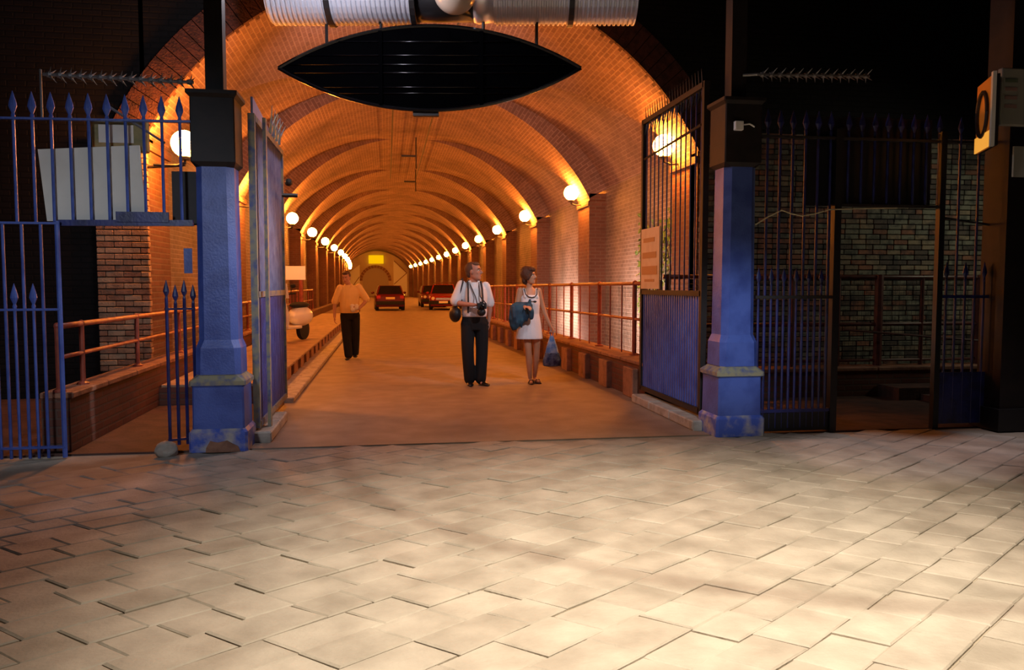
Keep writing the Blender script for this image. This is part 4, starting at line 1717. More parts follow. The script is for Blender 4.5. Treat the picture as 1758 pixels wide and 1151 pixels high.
def scooter(loc, rz):
    t = thing('motor_scooter', (0, 0, 0), 'white motor scooter parked on the walkway, half hidden behind the left gate', 'scooter')
    for y in (-0.60, 0.55):
        b = MB()
        b.lathe((0, y, 0.23), [(0.14, -0.05), (0.22, -0.045), (0.23, 0), (0.22, 0.045), (0.14, 0.05)], 18, rot=Matrix.Rotation(R(90), 3, 'Y'))
        b.build('wheel', M['tyre'], t)
    b = MB()
    sec = lambda y, w, z0, z1: [(-w, y, z0), (w, y, z0), (w * 1.1, y, (z0 + z1) / 2), (w * 0.7, y, z1), (-w * 0.7, y, z1), (-w * 1.1, y, (z0 + z1) / 2)]
    loft_quads(b, [sec(-0.42, 0.20, 0.30, 0.92), sec(-0.46, 0.22, 0.28, 0.80), sec(-0.50, 0.14, 0.34, 0.70)])
    b.build('leg_shield', M['scooter_white'], t, bevel=0.02)
    b = MB()
    b.ball((0, -0.60, 0.40), (0.10, 0.26, 0.12), 14, 8)
    b.build('front_mudguard', M['scooter_white'], t, smooth=True)
    b = MB()
    b.box((0, -0.1, 0.30), (0.30, 0.70, 0.07))
    b.build('footboard', M['scooter_white'], t, bevel=0.015)
    b = MB()
    b.ball((0, 0.45, 0.52), (0.21, 0.42, 0.22), 16, 10)
    b.build('rear_body', M['scooter_white'], t, smooth=True)
    b = MB()
    b.ball((0, 0.42, 0.76), (0.15, 0.36, 0.07), 14, 8)
    b.build('saddle', M['tyre'], t, smooth=True)
    b = MB()
    b.ball((0, -0.42, 0.98), (0.15, 0.13, 0.13), 14, 10)
    hc = b.build('headset', M['scooter_white'], t, smooth=True)
    b = MB()
    b.lathe((0, -0.53, 0.97), [(0.07, -0.03), (0.075, 0.01), (0.05, 0.035)], 14, rot=Matrix.Rotation(R(90), 3, 'X'))
    b.build('headlamp', M['headlamp'], hc, smooth=True)
    b = MB()
    b.tube([(-0.32, -0.34, 1.02), (-0.12, -0.40, 1.00), (0.12, -0.40, 1.00), (0.32, -0.34, 1.02)], 0.018, 8)
    b.build('handlebar', M['tyre'], t)
    for s in (-1, 1):
        b = MB()
        b.tube([(s * 0.22, -0.38, 1.0), (s * 0.28, -0.40, 1.14)], 0.008, 6)
        b.ball((s * 0.30, -0.41, 1.17), (0.065, 0.015, 0.045), 10, 6)
        b.build('mirror', M['tyre'], t)
    b = MB()
    b.prism([(-0.24, 0.92), (0.24, 0.92), (0.19, 1.22), (-0.19, 1.22)], 'y', -0.47, -0.46)
    b.build('fly_screen', M['scooter_white'], t)
    t.location = loc
    t.rotation_euler = (0, 0, rz)
    return t


scooter((-2.02, 17.3, 0.252), R(-22))

# ================================================================== PEOPLE
def ring_loft(mb, rings, n=14):
    """rings: (centre, rx, ry, axis_x, axis_y); closed with rounded ends"""
    base = len(mb.v)
    for c, rx, ry, ax, ay in rings:
        for k in range(n):
            t = 2 * math.pi * k / n
            mb.v.append(Vector(c) + Vector(ax) * (rx * math.cos(t)) + Vector(ay) * (ry * math.sin(t)))
    for i in range(len(rings) - 1):
        for k in range(n):
            a, b = base + i * n + k, base + i * n + (k + 1) % n
            mb.f.append((a, b, b + n, a + n))
    mb.f.append(tuple(base + k for k in reversed(range(n))))
    mb.f.append(tuple(base + (len(rings) - 1) * n + k for k in range(n)))


def trunk(mb, rows, yaw=0.0):
    """rows: (x, y, z, rx, ry)"""
    ax = Vector((math.cos(yaw), math.sin(yaw), 0))
    ay = Vector((-math.sin(yaw), math.cos(yaw), 0))
    ring_loft(mb, [((x, y, z), rx, ry, ax, ay) for x, y, z, rx, ry in rows], 20)


def limb(mb, pts, rads, n=12):
    """tapered limb with rounded ends through the joints, softened between them"""
    P, Q = [], []
    pts = [Vector(p) for p in pts]
    for i in range(len(pts) - 1):
        for s in range(4):
            u = s / 4
            P.append(pts[i].lerp(pts[i + 1], u))
            Q.append(rads[i] + (rads[i + 1] - rads[i]) * u)
    P.append(pts[-1])
    Q.append(rads[-1])
    for _ in range(2):
        P = [P[0]] + [(P[i - 1] + P[i] * 2 + P[i + 1]) / 4 for i in range(1, len(P) - 1)] + [P[-1]]
    mb.tube(P, Q, n)
    mb.ball(P[0], Q[0], 10, 6)
    mb.ball(P[-1], Q[-1], 10, 6)


def hand(mb, wrist, d, nrm, curl=0.5, s=1.0, thumb=1):
    """palm with four unequal fingers and a thumb; d points along the hand, nrm out of the palm"""
    d = Vector(d).normalized()
    nrm = Vector(nrm)
    nrm = (nrm - d * nrm.dot(d)).normalized()
    sd = d.cross(nrm) * thumb
    w = Vector(wrist)
    rot = Matrix((sd, nrm, d)).transposed()
    mb.ball(w + d * 0.045 * s, (0.040 * s, 0.017 * s, 0.055 * s), 12, 8, rot=rot)
    for k, (o, l) in enumerate(((0.028, 0.070), (0.010, 0.080), (-0.009, 0.074), (-0.026, 0.058))):
        p = w + d * 0.085 * s + sd * o * s
        pts = [p - d * 0.02 * s, p]
        ang = 0
        for seg in (0.45, 0.32, 0.23):
            ang += curl * 0.9
            v = d * math.cos(ang) + nrm * math.sin(ang)
            p = p + v * l * seg * s
            pts.append(p)
        mb.tube(pts, [0.0098 * s, 0.0098 * s, 0.009 * s, 0.0082 * s, 0.007 * s], 8)
        mb.ball(pts[-1], 0.007 * s, 8, 6)
    p = w + d * 0.025 * s + sd * 0.032 * s
    a = (sd * 0.75 + d * 0.6 + nrm * 0.25).normalized()
    b_ = (sd * 0.25 + d * 0.85 + nrm * 0.5).normalized()
    mb.tube([p - sd * 0.015 * s, p, p + a * 0.032 * s, p + a * 0.032 * s + b_ * 0.03 * s], [0.012 * s, 0.012 * s, 0.0105 * s, 0.008 * s], 8)
    mb.ball(p + a * 0.032 * s + b_ * 0.03 * s, 0.008 * s, 8, 6)


def head(mb, c, yaw, pitch=0.0, s=1.0, jaw=1.0):
    """head facing -y before turning; c is the middle of the head; returns its frame"""
    m = Matrix.Rotation(yaw, 3, 'Z') @ Matrix.Rotation(pitch, 3, 'X')
    c = Vector(c)
    rows = [(-0.118, 0.026, 0.030, -0.052), (-0.106, 0.044 * jaw, 0.046, -0.042), (-0.080, 0.056 * jaw, 0.066, -0.026), (-0.045, 0.064, 0.082, -0.010),
            (-0.010, 0.070, 0.092, 0.0), (0.030, 0.074, 0.097, 0.004), (0.065, 0.071, 0.092, 0.008), (0.092, 0.056, 0.074, 0.010), (0.110, 0.034, 0.046, 0.010), (0.119, 0.010, 0.014, 0.010)]
    rr = []
    for z, rx, ry, y in rows:
        rr.append((c + m @ (Vector((0, y, z)) * s), rx * s, ry * s, m @ Vector((1, 0, 0)), m @ Vector((0, 1, 0))))
    ring_loft(mb, rr, 20)
    P = lambda x, y, z: c + m @ (Vector((x, y, z)) * s)
    # nose, brow, lips, ears
    mb.tube([P(0, -0.088, 0.022), P(0, -0.100, 0.0), P(0, -0.115, -0.026), P(0, -0.098, -0.036)], [0.008 * s, 0.010 * s, 0.0135 * s, 0.010 * s], 8)
    for e in (-1, 1):
        mb.ball(P(e * 0.012, -0.098, -0.032), 0.009 * s, 8, 6)
        mb.tube([P(e * 0.008, -0.091, 0.026), P(e * 0.045, -0.078, 0.024)], 0.009 * s, 8)
        mb.ball(P(e * 0.040, -0.060, -0.022), (0.020 * s, 0.018 * s, 0.022 * s), 8, 6)
        mb.ball(P(e * 0.074, 0.008, -0.008), (0.010 * s, 0.020 * s, 0.032 * s), 8, 8, rot=m)
    mb.ball(P(0, -0.082, -0.058), (0.024 * s, 0.012 * s, 0.010 * s), 10, 6, rot=m)
    mb.ball(P(0, -0.072, -0.104), (0.020 * s, 0.016 * s, 0.014 * s), 10, 6, rot=m)
    return P, m


def grow(mb, name, m_, parent, voxel=0.008, smooth=3, factor=0.5):
    """fuse everything in the collector into one continuous skin"""
    tmp = mb.build(name, m_, None)
    r = tmp.modifiers.new('r', 'REMESH')
    r.mode = 'VOXEL'
    r.voxel_size = voxel
    if smooth:
        sm = tmp.modifiers.new('s', 'SMOOTH')
        sm.factor = factor
        sm.iterations = smooth
    dg = bpy.context.evaluated_depsgraph_get()
    me = bpy.data.meshes.new_from_object(tmp.evaluated_get(dg))
    me.name = name
    bpy.data.objects.remove(tmp)
    me.polygons.foreach_set('use_smooth', [True] * len(me.polygons))
    if not me.materials:
        me.materials.append(m_)
    o = bpy.data.objects.new(name, me)
    COL.objects.link(o)
    o.parent = parent
    return o


def face_bits(P, m, s, parent):
    for e in (-1, 1):
        b = MB()
        b.ball(P(e * 0.031, -0.074, 0.006), 0.0125 * s, 10, 8)
        o = b.build('eye', M['eye_white'], parent, smooth=True)
        b = MB()
        b.ball(P(e * 0.031, -0.084, 0.006), 0.0062 * s, 8, 6)
        b.build('iris', M['hair_brown'], o, smooth=True)
        b = MB()
        b.tube([P(e * 0.012, -0.097, 0.024), P(e * 0.032, -0.093, 0.031), P(e * 0.050, -0.078, 0.026)], 0.0055 * s, 6)
        b.build('eyebrow', M['hair_brown'], parent, smooth=True)
    b = MB()
    b.ball(P(0, -0.089, -0.060), (0.023 * s, 0.008 * s, 0.009 * s), 10, 6, rot=m)
    b.build('lips', M['lip'], parent, smooth=True)


def shoe(parent, heel, toe_dir, m_, L=0.27, name='shoe'):
    d = Vector(toe_dir).normalized()
    ax = Vector((-d.y, d.x, 0))
    up = Vector((0, 0, 1))
    h = Vector(heel)
    b = MB()
    rr = []
    for u, w, ht in ((0.0, 0.022, 0.05), (0.04, 0.036, 0.075), (0.10, 0.038, 0.080), (0.16, 0.045, 0.055), (0.22, 0.048, 0.045), (0.265, 0.036, 0.036), (0.285, 0.012, 0.018)):
        q = h + d * (u * L / 0.285)
        rr.append((q + up * (ht / 2 + 0.002), w, ht / 2, ax, up))
    ring_loft(b, rr, 14)
    return b.build(name, m_, parent, smooth=True)


# ---------------------------------------------------------------- man in the white shirt
def man_white():
    t = thing('person', (0, 0, 0), 'man in white short-sleeved shirt and black trousers carrying camera, walking, looking right', 'person')
    hp, kn, an = 0.93, 0.51, 0.09
    LH, RH = Vector((-0.095, 0, hp)), Vector((0.105, 0, hp))
    LK, RK = Vector((-0.105, -0.03, kn)), Vector((0.115, 0.01, kn))
    LA, RA = Vector((-0.075, 0.0, an)), Vector((0.085, -0.02, an))
    sL, sR = Vector((-0.205, 0.0, 1.445)), Vector((0.185, 0.01, 1.425))
    eL, wL = Vector((-0.295, -0.06, 1.185)), Vector((-0.045, -0.245, 1.165))
    eR, wR = Vector((0.245, 0.06, 1.15)), Vector((0.215, 0.02, 0.92))
    hc = Vector((-0.012, -0.025, 1.640))
    b = MB()
    trunk(b, [(0, 0, 0.86, 0.13, 0.10), (0, 0, 0.96, 0.155, 0.112), (0, -0.01, 1.08, 0.148, 0.115), (0, -0.01, 1.25, 0.160, 0.112), (-.005, 0, 1.38, 0.165, 0.100), (-.01, 0, 1.46, 0.11, 0.07), (-.012, 0, 1.49, 0.06, 0.055)])
    limb(b, [(-0.012, 0.0, 1.46), (-0.012, -0.005, 1.58)], [0.066, 0.060])
    P, m = head(b, hc, R(62), R(-4), 1.12, 1.08)
    for s_, e_, w_ in ((sL, eL, wL), (sR, eR, wR)):
        limb(b, [s_, e_, w_], [0.046, 0.042, 0.027])
    hand(b, wL, (0.9, -0.2, 0.05), (0.1, -0.3, -0.9), 0.75, 1.0, 1)
    hand(b, wR, (0.02, -0.15, -1), (-1, 0, 0), 0.45, 1.0, -1)
    for h_, k_, a_ in ((LH, LK, LA), (RH, RK, RA)):
        limb(b, [h_, k_, a_], [0.078, 0.050, 0.034])
        limb(b, [a_, a_ + Vector((0, -0.08, -0.055))], [0.030, 0.020])
    grow(b, 'body', M['skin_red'], t, 0.0075, 3)
    face_bits(P, m, 1.12, t)
    # shirt
    b = MB()
    trunk(b, [(0, -.005, 0.99, 0.178, 0.132), (0, -.01, 1.05, 0.186, 0.142), (0, -.012, 1.16, 0.182, 0.142), (0, -.01, 1.28, 0.186, 0.135), (-.005, 0, 1.39, 0.190, 0.118), (-.01, 0, 1.455, 0.150, 0.088), (-.012, 0, 1.485, 0.085, 0.072)])
    limb(b, [sL + Vector((.02, 0, 0)), sL.lerp(eL, 0.88)], [0.072, 0.076])
    limb(b, [sR + Vector((-.02, 0, 0)), sR.lerp(eR, 0.88)], [0.072, 0.074])
    shirt = grow(b, 'shirt', M['shirt_white'], t, 0.010, 4)
    b = MB()
    for e in (-1, 1):
        b.hexa([(-0.012 + e * 0.012, -0.082, 1.40), (-0.012 + e * 0.070, -0.066, 1.47), (-0.012 + e * 0.075, -0.03, 1.50), (-0.012 + e * 0.05, -0.060, 1.50)],
               [(-0.012 + e * 0.012, -0.102, 1.40), (-0.012 + e * 0.075, -0.096, 1.46), (-0.012 + e * 0.085, -0.05, 1.505), (-0.012 + e * 0.05, -0.078, 1.512)])
    b.build('collar', M['shirt_white'], shirt)
    # trousers
    b = MB()
    trunk(b, [(0, 0, 0.80, 0.15, 0.11), (0, 0, 0.90, 0.180, 0.130), (0, 0, 0.98, 0.178, 0.132), (0, -.003, 1.045, 0.165, 0.125)])
    for h_, k_, a_ in ((LH, LK, LA), (RH, RK, RA)):
        limb(b, [h_ + Vector((0, 0, -0.04)), k_, a_ + Vector((0, -0.015, 0.0))], [0.104, 0.090, 0.080])
    tr = grow(b, 'trousers', M['trouser'], t, 0.010, 3)
    b = MB()
    b.lathe((0, -.003, 1.03), [(0.182, -0.018), (0.184, 0.018)], 24, sq=(1, 0.76))
    b.build('belt', M['shoe'], tr)
    shoe(t, LA + Vector((0, 0.06, -an)), (-0.05, -1, 0), M['shoe'])
    shoe(t, RA + Vector((-.01, 0.06, -an)), (0.35, -1, 0), M['shoe'])
    # hair
    b = MB()
    c = P(0, 0.028, 0.030)
    b.ball(c, (0.092, 0.101, 0.105), 18, 12, rot=m)
    b.ball(P(0, -0.035, 0.085), (0.068, 0.056, 0.039), 14, 8, rot=m)
    b.ball(P(0, 0.055, -0.02), (0.075, 0.060, 0.068), 14, 8, rot=m)
    grow(b, 'hair', M['hair_grey'], t, 0.008, 2)
    # shoulder straps and camera strap
    b = MB()
    for x in (-0.115, 0.095):
        pts = [(x, -0.135, 1.05), (x, -0.160, 1.16), (x, -0.155, 1.28), (x * 0.97, -0.132, 1.39), (x * 0.93, -0.06, 1.488), (x * 0.9, 0.03, 1.482), (x * 0.9, 0.125, 1.36), (x * 0.8, 0.145, 1.20), (x * 0.6, 0.138, 1.06)]
        for p0, p1 in zip(pts[:-1], pts[1:]):
            b.tube([p0, p1], 0.013, 6)
    b.build('braces', M['strap'], t)
    t.location = (1.24, 11.4, 0)
    t.rotation_euler = (0, 0, R(4))
    # camera held in front, on a strap round the neck
    c = thing('camera_in_hand', (0, 0, 0), 'small dark camera on neck strap held by the man in the white shirt', 'camera')
    o = Vector((0.055, -0.285, 1.15))
    b = MB()
    b.box(o, (0.135, 0.055, 0.085))
    b.build('case', M['black'], c, bevel=0.008)
    b = MB()
    b.lathe(o + Vector((0, -0.03, -0.01)), [(0.032, 0), (0.032, 0.045), (0.024, 0.05)], 14, rot=Matrix.Rotation(R(90), 3, 'X'))
    b.build('lens', M['black_gloss'], c, smooth=True)
    b = MB()
    b.box(o + Vector((0, 0, 0.052)), (0.045, 0.04, 0.022))
    b.build('viewfinder', M['black'], c)
    b = MB()
    for e in (-1, 1):
        b.tube([o + Vector((e * 0.065, 0, 0.03)), (e * 0.035 + 0.02, -0.175, 1.28), (e * 0.06 - 0.01, -0.115, 1.43), (e * 0.075 - 0.012, -0.02, 1.515), (e * 0.04 - .012, 0.07, 1.51), (-0.012, 0.085, 1.505)], 0.008, 6)
    b.build('neck_strap', M['strap'], c)
    b = MB()
    b.ball(o + Vector((0.0, 0.02, -0.085)), (0.062, 0.05, 0.06), 12, 8)
    b.build('pouch', M['black'], c, smooth=True)
    c.location = t.location
    c.rotation_euler = t.rotation_euler
    # dark bag on his right hip
    g = thing('shoulder_bag', (0, 0, 0), 'dark shoulder bag on the hip of the man in the white shirt', 'bag')
    b = MB()
    b.ball((-0.275, 0.02, 1.03), (0.085, 0.16, 0.12), 16, 10)
    b.build('body', M['black'], g, smooth=True)
    b = MB()
    b.tube([(-0.27, 0.08, 1.12), (-0.235, 0.09, 1.30), (-0.20, 0.07, 1.50), (-0.17, 0.0, 1.535), (-0.175, -0.07, 1.49), (-0.23, -0.09, 1.30), (-0.27, -0.06, 1.12)], 0.012, 6)
    b.build('strap', M['strap'], g)
    g.location = t.location
    g.rotation_euler = t.rotation_euler


# ---------------------------------------------------------------- woman in the white dress
def woman_white():
    t = thing('person', (0, 0, 0), 'woman in short white sleeveless dress with dark neckline trim, carrying bags, looking right', 'person')
    hp, kn, an = 0.88, 0.47, 0.08
    LH, RH = Vector((-0.070, 0, hp)), Vector((0.085, 0, hp))
    LK, RK = Vector((-0.030, -0.05, kn)), Vector((0.105, 0.0, kn))
    LA, RA = Vector((0.000, -0.02, an)), Vector((0.085, 0.05, an + .005))
    sL, sR = Vector((-0.145, 0.01, 1.365)), Vector((0.130, 0.0, 1.360))
    eL, wL = Vector((-0.205, -0.02, 1.115)), Vector((-0.125, -0.225, 1.13))
    eR, wR = Vector((0.200, 0.01, 1.09)), Vector((0.300, -0.06, 0.835))
    hc = Vector((-0.018, -0.02, 1.575))
    b = MB()
    trunk(b, [(0, 0, 0.80, 0.13, 0.10), (0, 0, 0.90, 0.155, 0.112), (0, 0, 1.03, 0.118, 0.090), (0, -.012, 1.18, 0.130, 0.108), (0, 0, 1.31, 0.138, 0.088), (0, 0, 1.375, 0.10, 0.06), (-.005, 0, 1.41, 0.05, 0.048)])
    limb(b, [(-0.006, 0.0, 1.39), (-0.012, -0.005, 1.50)], [0.050, 0.044])
    P, m = head(b, hc, R(52), R(-3), 0.98, 0.94)
    for s_, e_, w_ in ((sL, eL, wL), (sR, eR, wR)):
        limb(b, [s_, e_, w_], [0.047, 0.038, 0.025])
    hand(b, wL, (0.45, -0.8, 0.0), (0.3, 0, -1), 0.6, 0.9, -1)
    hand(b, wR, (0.15, -0.1, -1), (-0.8, -0.5, 0), 1.15, 0.9, -1)
    for h_, k_, a_ in ((LH, LK, LA), (RH, RK, RA)):
        limb(b, [h_, h_.lerp(k_, 0.5), k_, k_.lerp(a_, 0.35), a_], [0.082, 0.068, 0.048, 0.050, 0.030])
    for a_, d_ in ((LA, (-0.1, -1, 0)), (RA, (0.2, -1, 0))):
        d_ = Vector(d_).normalized()
        limb(b, [a_ + Vector((0, 0.02, -0.045)), a_ + d_ * 0.08 + Vector((0, 0, -0.045)), a_ + d_ * 0.17 + Vector((0, 0, -0.055))], [0.030, 0.030, 0.020])
    grow(b, 'body', M['skin_tan'], t, 0.0075, 3)
    face_bits(P, m, 0.94, t)
    # dress
    b = MB()
    trunk(b, [(-0.01, 0, 0.655, 0.205, 0.160), (-.01, 0, 0.70, 0.200, 0.156), (-.005, 0, 0.88, 0.172, 0.135), (0, 0, 1.02, 0.142, 0.112), (0, -.012, 1.17, 0.145, 0.125), (0, -.005, 1.26, 0.142, 0.112), (0, 0, 1.30, 0.132, 0.100)])
    for e in (-1, 1):
        limb(b, [(e * 0.085, -0.085, 1.27), (e * 0.095, -0.045, 1.37), (e * 0.095, 0.02, 1.395), (e * 0.085, 0.075, 1.30)], [0.026, 0.020, 0.020, 0.024])
    dr = grow(b, 'dress', M['dress'], t, 0.009, 3)
    b = MB()
    b.tube([(-0.098, -0.045, 1.392), (-0.085, -0.095, 1.31), (-0.045, -0.122, 1.272), (0, -0.128, 1.262), (0.045, -0.122, 1.272), (0.085, -0.095, 1.31), (0.098, -0.045, 1.392)], 0.0085, 6)
    b.build('neck_trim', M['strap'], dr)
    for e in (-1, 1):
        b = MB()
        b.ball((e * 0.038 + 0.005, -0.136, 1.205), (0.028, 0.008, 0.014), 10, 6)
        b.build('chest_print', M['strap'], dr)
    b = MB()
    b.tube([(-0.02, -0.143, 1.207), (0.03, -0.143, 1.207)], 0.005, 5)
    b.build('chest_print', M['strap'], dr)
    # sandals
    for a_, d_ in ((LA, Vector((-0.1, -1, 0))), (RA, Vector((0.2, -1, 0)))):
        d_.normalize()
        ax = Vector((-d_.y, d_.x, 0))
        h_ = Vector((a_.x, a_.y, 0)) - d_ * 0.05
        b = MB()
        ring_loft(b, [(h_ + d_ * u + Vector((0, 0, 0.010)), w, 0.010, ax, Vector((0, 0, 1))) for u, w in ((0, 0.02), (0.04, 0.034), (0.12, 0.034), (0.19, 0.042), (0.24, 0.028), (0.255, 0.008))], 12)
        so = b.build('sandal', M['sandal'], t)
        b = MB()
        c_ = h_ + d_ * 0.16
        b.tube([c_ - ax * 0.042 + Vector((0, 0, .012)), c_ - ax * 0.02 + Vector((0, 0, .058)), c_ + ax * 0.02 + Vector((0, 0, .058)), c_ + ax * 0.042 + Vector((0, 0, .012))], 0.008, 6)
        b.build('strap', M['sandal'], so)
    # hair: short and full
    b = MB()
    b.ball(P(0, 0.028, 0.038), (0.106, 0.112, 0.112), 18, 12, rot=m)
    b.ball(P(0, -0.045, 0.098), (0.082, 0.060, 0.044), 14, 8, rot=m)
    b.ball(P(0, 0.060, -0.045), (0.080, 0.058, 0.085), 14, 8, rot=m)
    for e in (-1, 1):
        b.ball(P(e * 0.075, -0.005, 0.0), (0.026, 0.050, 0.068), 12, 8, rot=m)
    rn = random.Random(9)
    for _ in range(26):
        th, ph = rn.uniform(0, 6.28), rn.uniform(-0.2, 1.4)
        b.ball(P(0.092 * math.cos(ph) * math.cos(th), 0.030 + 0.098 * math.cos(ph) * abs(math.sin(th)), 0.038 + 0.10 * math.sin(ph)), 0.022, 8, 6)
    grow(b, 'hair', M['hair_auburn'], t, 0.008, 1)
    t.location = (2.07, 11.5, 0)
    t.rotation_euler = (0, 0, R(3))
    # jacket over her forearm
    j = thing('folded_jacket', (0, 0, 0), 'dark teal jacket hanging over the forearm of the woman in white', 'jacket')
    b = MB()
    trunk(b, [(-0.275, -0.15, 0.79, 0.02, 0.03), (-0.255, -0.15, 0.85, 0.075, 0.06), (-0.205, -0.15, 0.95, 0.145, 0.085), (-0.165, -0.15, 1.08, 0.175, 0.085), (-0.15, -0.14, 1.16, 0.160, 0.075), (-0.14, -0.13, 1.20, 0.10, 0.05)])
    for x, z in ((-0.30, 0.98), (-0.255, 0.90), (-0.10, 1.02), (-0.18, 0.93), (-0.05, 1.08)):
        b.tube([(x, -0.20, z + 0.16), (x + 0.015, -0.225, z), (x + 0.01, -0.19, z - 0.10)], [0.02, 0.026, 0.012], 8)
    grow(b, 'cloth', M['teal'], j, 0.010, 2)
    b = MB()
    limb(b, [(-0.075, -0.20, 1.14), (-0.035, -0.24, 1.07), (-0.035, -0.24, 0.98)], [0.045, 0.045, 0.035])
    grow(b, 'sleeve', M['teal'], j, 0.010, 2)
    j.location = t.location
    j.rotation_euler = t.rotation_euler
    # carrier bag in her left hand
    g = thing('carrier_bag', (0, 0, 0), 'blue and white plastic carrier bag in the hand of the woman in white', 'bag')
    hx, hy = 0.318, -0.075
    b = MB()
    trunk(b, [(hx + 0.005, hy, 0.245, 0.075, 0.05), (hx, hy, 0.26, 0.135, 0.075), (hx, hy, 0.34, 0.142, 0.080), (hx, hy, 0.45, 0.110, 0.068)])
    grow(b, 'lower_part', M['bag_dark'], g, 0.010, 1)
    b = MB()
    trunk(b, [(hx, hy, 0.43, 0.108, 0.066), (hx - .002, hy, 0.54, 0.082, 0.052), (hx - .005, hy, 0.64, 0.048, 0.034), (hx - .006, hy, 0.70, 0.026, 0.020)])
    for e in (-1, 1):
        b.tube([(hx + e * 0.07, hy - 0.055, 0.44), (hx + e * 0.035, hy - 0.035, 0.58), (hx + e * 0.01, hy - 0.01, 0.70)], [0.018, 0.015, 0.010], 8)
    grow(b, 'upper_part', M['bag_blue'], g, 0.010, 1)
    b = MB()
    for e in (-1, 1):
        b.tube([(hx - 0.006 + e * 0.012, hy, 0.69), (hx - 0.008 + e * 0.026, hy, 0.74), (hx - 0.010 + e * 0.012, hy, 0.775), (hx - 0.010, hy, 0.78)], 0.007, 6)
    b.build('handles', M['bag_blue'], g)
    g.location = t.location
    g.rotation_euler = t.rotation_euler


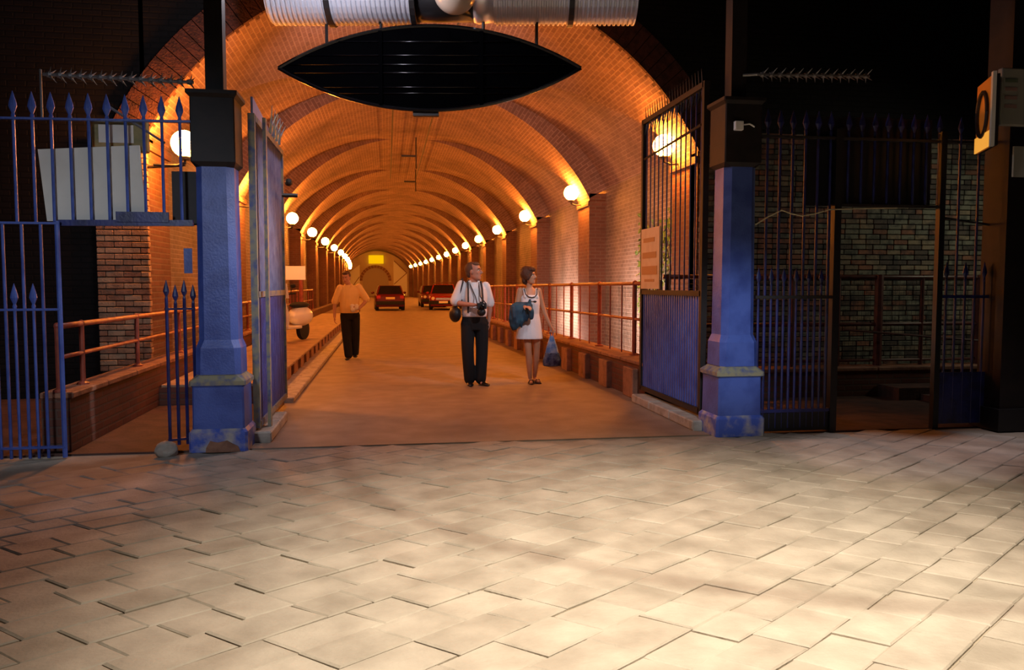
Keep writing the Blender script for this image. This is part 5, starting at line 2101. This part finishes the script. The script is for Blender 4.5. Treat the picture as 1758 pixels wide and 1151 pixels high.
# ---------------------------------------------------------------- man in the yellow shirt
def man_yellow():
    t = thing('person', (0, 0, 0), 'man in yellow shirt and black trousers walking along the left kerb, hand at waist', 'person')
    hp, kn, an = 0.90, 0.49, 0.09
    LH, RH = Vector((-0.085, 0, hp)), Vector((0.095, 0, hp))
    LK, RK = Vector((-0.065, -0.05, kn)), Vector((0.100, 0.03, kn))
    LA, RA = Vector((-0.030, -0.04, an)), Vector((0.085, 0.13, an + 0.03))
    sL, sR = Vector((-0.195, 0.0, 1.385)), Vector((0.195, 0.0, 1.40))
    eL, wL = Vector((-0.285, 0.03, 1.09)), Vector((-0.285, -0.07, 0.83))
    eR, wR = Vector((0.330, -0.02, 1.14)), Vector((0.175, -0.20, 0.985))
    hc = Vector((-0.055, -0.05, 1.59))
    b = MB()
    trunk(b, [(0, 0, 0.83, 0.13, 0.10), (0, 0, 0.93, 0.155, 0.115), (0, -0.01, 1.05, 0.150, 0.120), (0, -0.01, 1.22, 0.160, 0.115), (0, 0, 1.34, 0.160, 0.10), (-.01, 0, 1.42, 0.10, 0.07), (-.02, -.005, 1.45, 0.058, 0.055)])
    limb(b, [(-0.02, 0.0, 1.42), (-0.045, -0.03, 1.53)], [0.057, 0.051])
    P, m = head(b, hc, R(-18), R(14), 0.98, 1.03)
    for s_, e_, w_ in ((sL, eL, wL), (sR, eR, wR)):
        limb(b, [s_, e_, w_], [0.046, 0.042, 0.027])
    hand(b, wL, (0.0, -0.15, -1), (1, 0, 0), 0.5, 1.0, 1)
    hand(b, wR, (-0.75, -0.45, 0.0), (0, -0.2, 1), 0.8, 1.0, -1)
    for h_, k_, a_ in ((LH, LK, LA), (RH, RK, RA)):
        limb(b, [h_, k_, a_], [0.078, 0.050, 0.034])
        limb(b, [a_, a_ + Vector((0, -0.08, -0.055))], [0.030, 0.020])
    grow(b, 'body', M['skin'], t, 0.0075, 3)
    face_bits(P, m, 0.98, t)
    b = MB()
    trunk(b, [(0, -.005, 0.90, 0.172, 0.135), (0, -.01, 1.00, 0.188, 0.148), (0, -.012, 1.13, 0.186, 0.148), (0, -.01, 1.25, 0.188, 0.138), (0, 0, 1.35, 0.186, 0.118), (-.01, 0, 1.415, 0.145, 0.088), (-.02, 0, 1.445, 0.080, 0.070)])
    limb(b, [sL + Vector((.02, 0, 0)), sL.lerp(eL, 0.88)], [0.072, 0.076])
    limb(b, [sR + Vector((-.02, 0, 0)), sR.lerp(eR, 0.88)], [0.072, 0.074])
    sh = grow(b, 'shirt', M['shirt_yellow'], t, 0.010, 4)
    b = MB()
    for e in (-1, 1):
        b.hexa([(-0.02 + e * 0.01, -0.085, 1.36), (-0.02 + e * 0.07, -0.068, 1.43), (-0.02 + e * 0.075, -0.03, 1.46), (-0.02 + e * 0.05, -0.06, 1.46)],
               [(-0.02 + e * 0.01, -0.106, 1.36), (-0.02 + e * 0.075, -0.098, 1.42), (-0.02 + e * 0.085, -0.05, 1.465), (-0.02 + e * 0.05, -0.08, 1.472)])
    b.build('collar', M['shirt_yellow'], sh)
    b = MB()
    trunk(b, [(0, 0, 0.77, 0.15, 0.11), (0, 0, 0.86, 0.178, 0.132), (0, 0, 0.92, 0.172, 0.132), (0, -.003, 0.945, 0.160, 0.122)])
    for h_, k_, a_ in ((LH, LK, LA), (RH, RK, RA)):
        limb(b, [h_ + Vector((0, 0, -0.04)), k_, a_ + Vector((0, -0.015, 0.0))], [0.102, 0.090, 0.080])
    grow(b, 'trousers', M['trouser'], t, 0.010, 3)
    shoe(t, LA + Vector((0, 0.06, -an)), (-0.1, -1, 0), M['shoe'])
    shoe(t, RA + Vector((0, 0.06, -an)), (0.05, -1, 0), M['shoe'])
    b = MB()
    b.ball(P(0, 0.026, 0.034), (0.083, 0.094, 0.096), 18, 12, rot=m)
    b.ball(P(0, -0.045, 0.09), (0.062, 0.045, 0.034), 14, 8, rot=m)
    b.ball(P(0, 0.055, -0.025), (0.067, 0.052, 0.065), 14, 8, rot=m)
    grow(b, 'hair', M['hair_brown'], t, 0.008, 2)
    t.location = (-0.715, 15.75, 0)
    g = thing('white_bundle', (0, 0, 0), 'crumpled white cloth held at the waist by the man in yellow', 'cloth')
    b = MB()
    rn = random.Random(4)
    for _ in range(10):
        b.ball((0.10 + rn.uniform(-.05, .05), -0.24 + rn.uniform(-.03, .03), 1.0 + rn.uniform(-.05, .05)), rn.uniform(0.03, 0.05), 8, 6)
    grow(b, 'cloth', M['shirt_white'], g, 0.010, 1)
    g.location = t.location


man_white()
woman_white()
man_yellow()
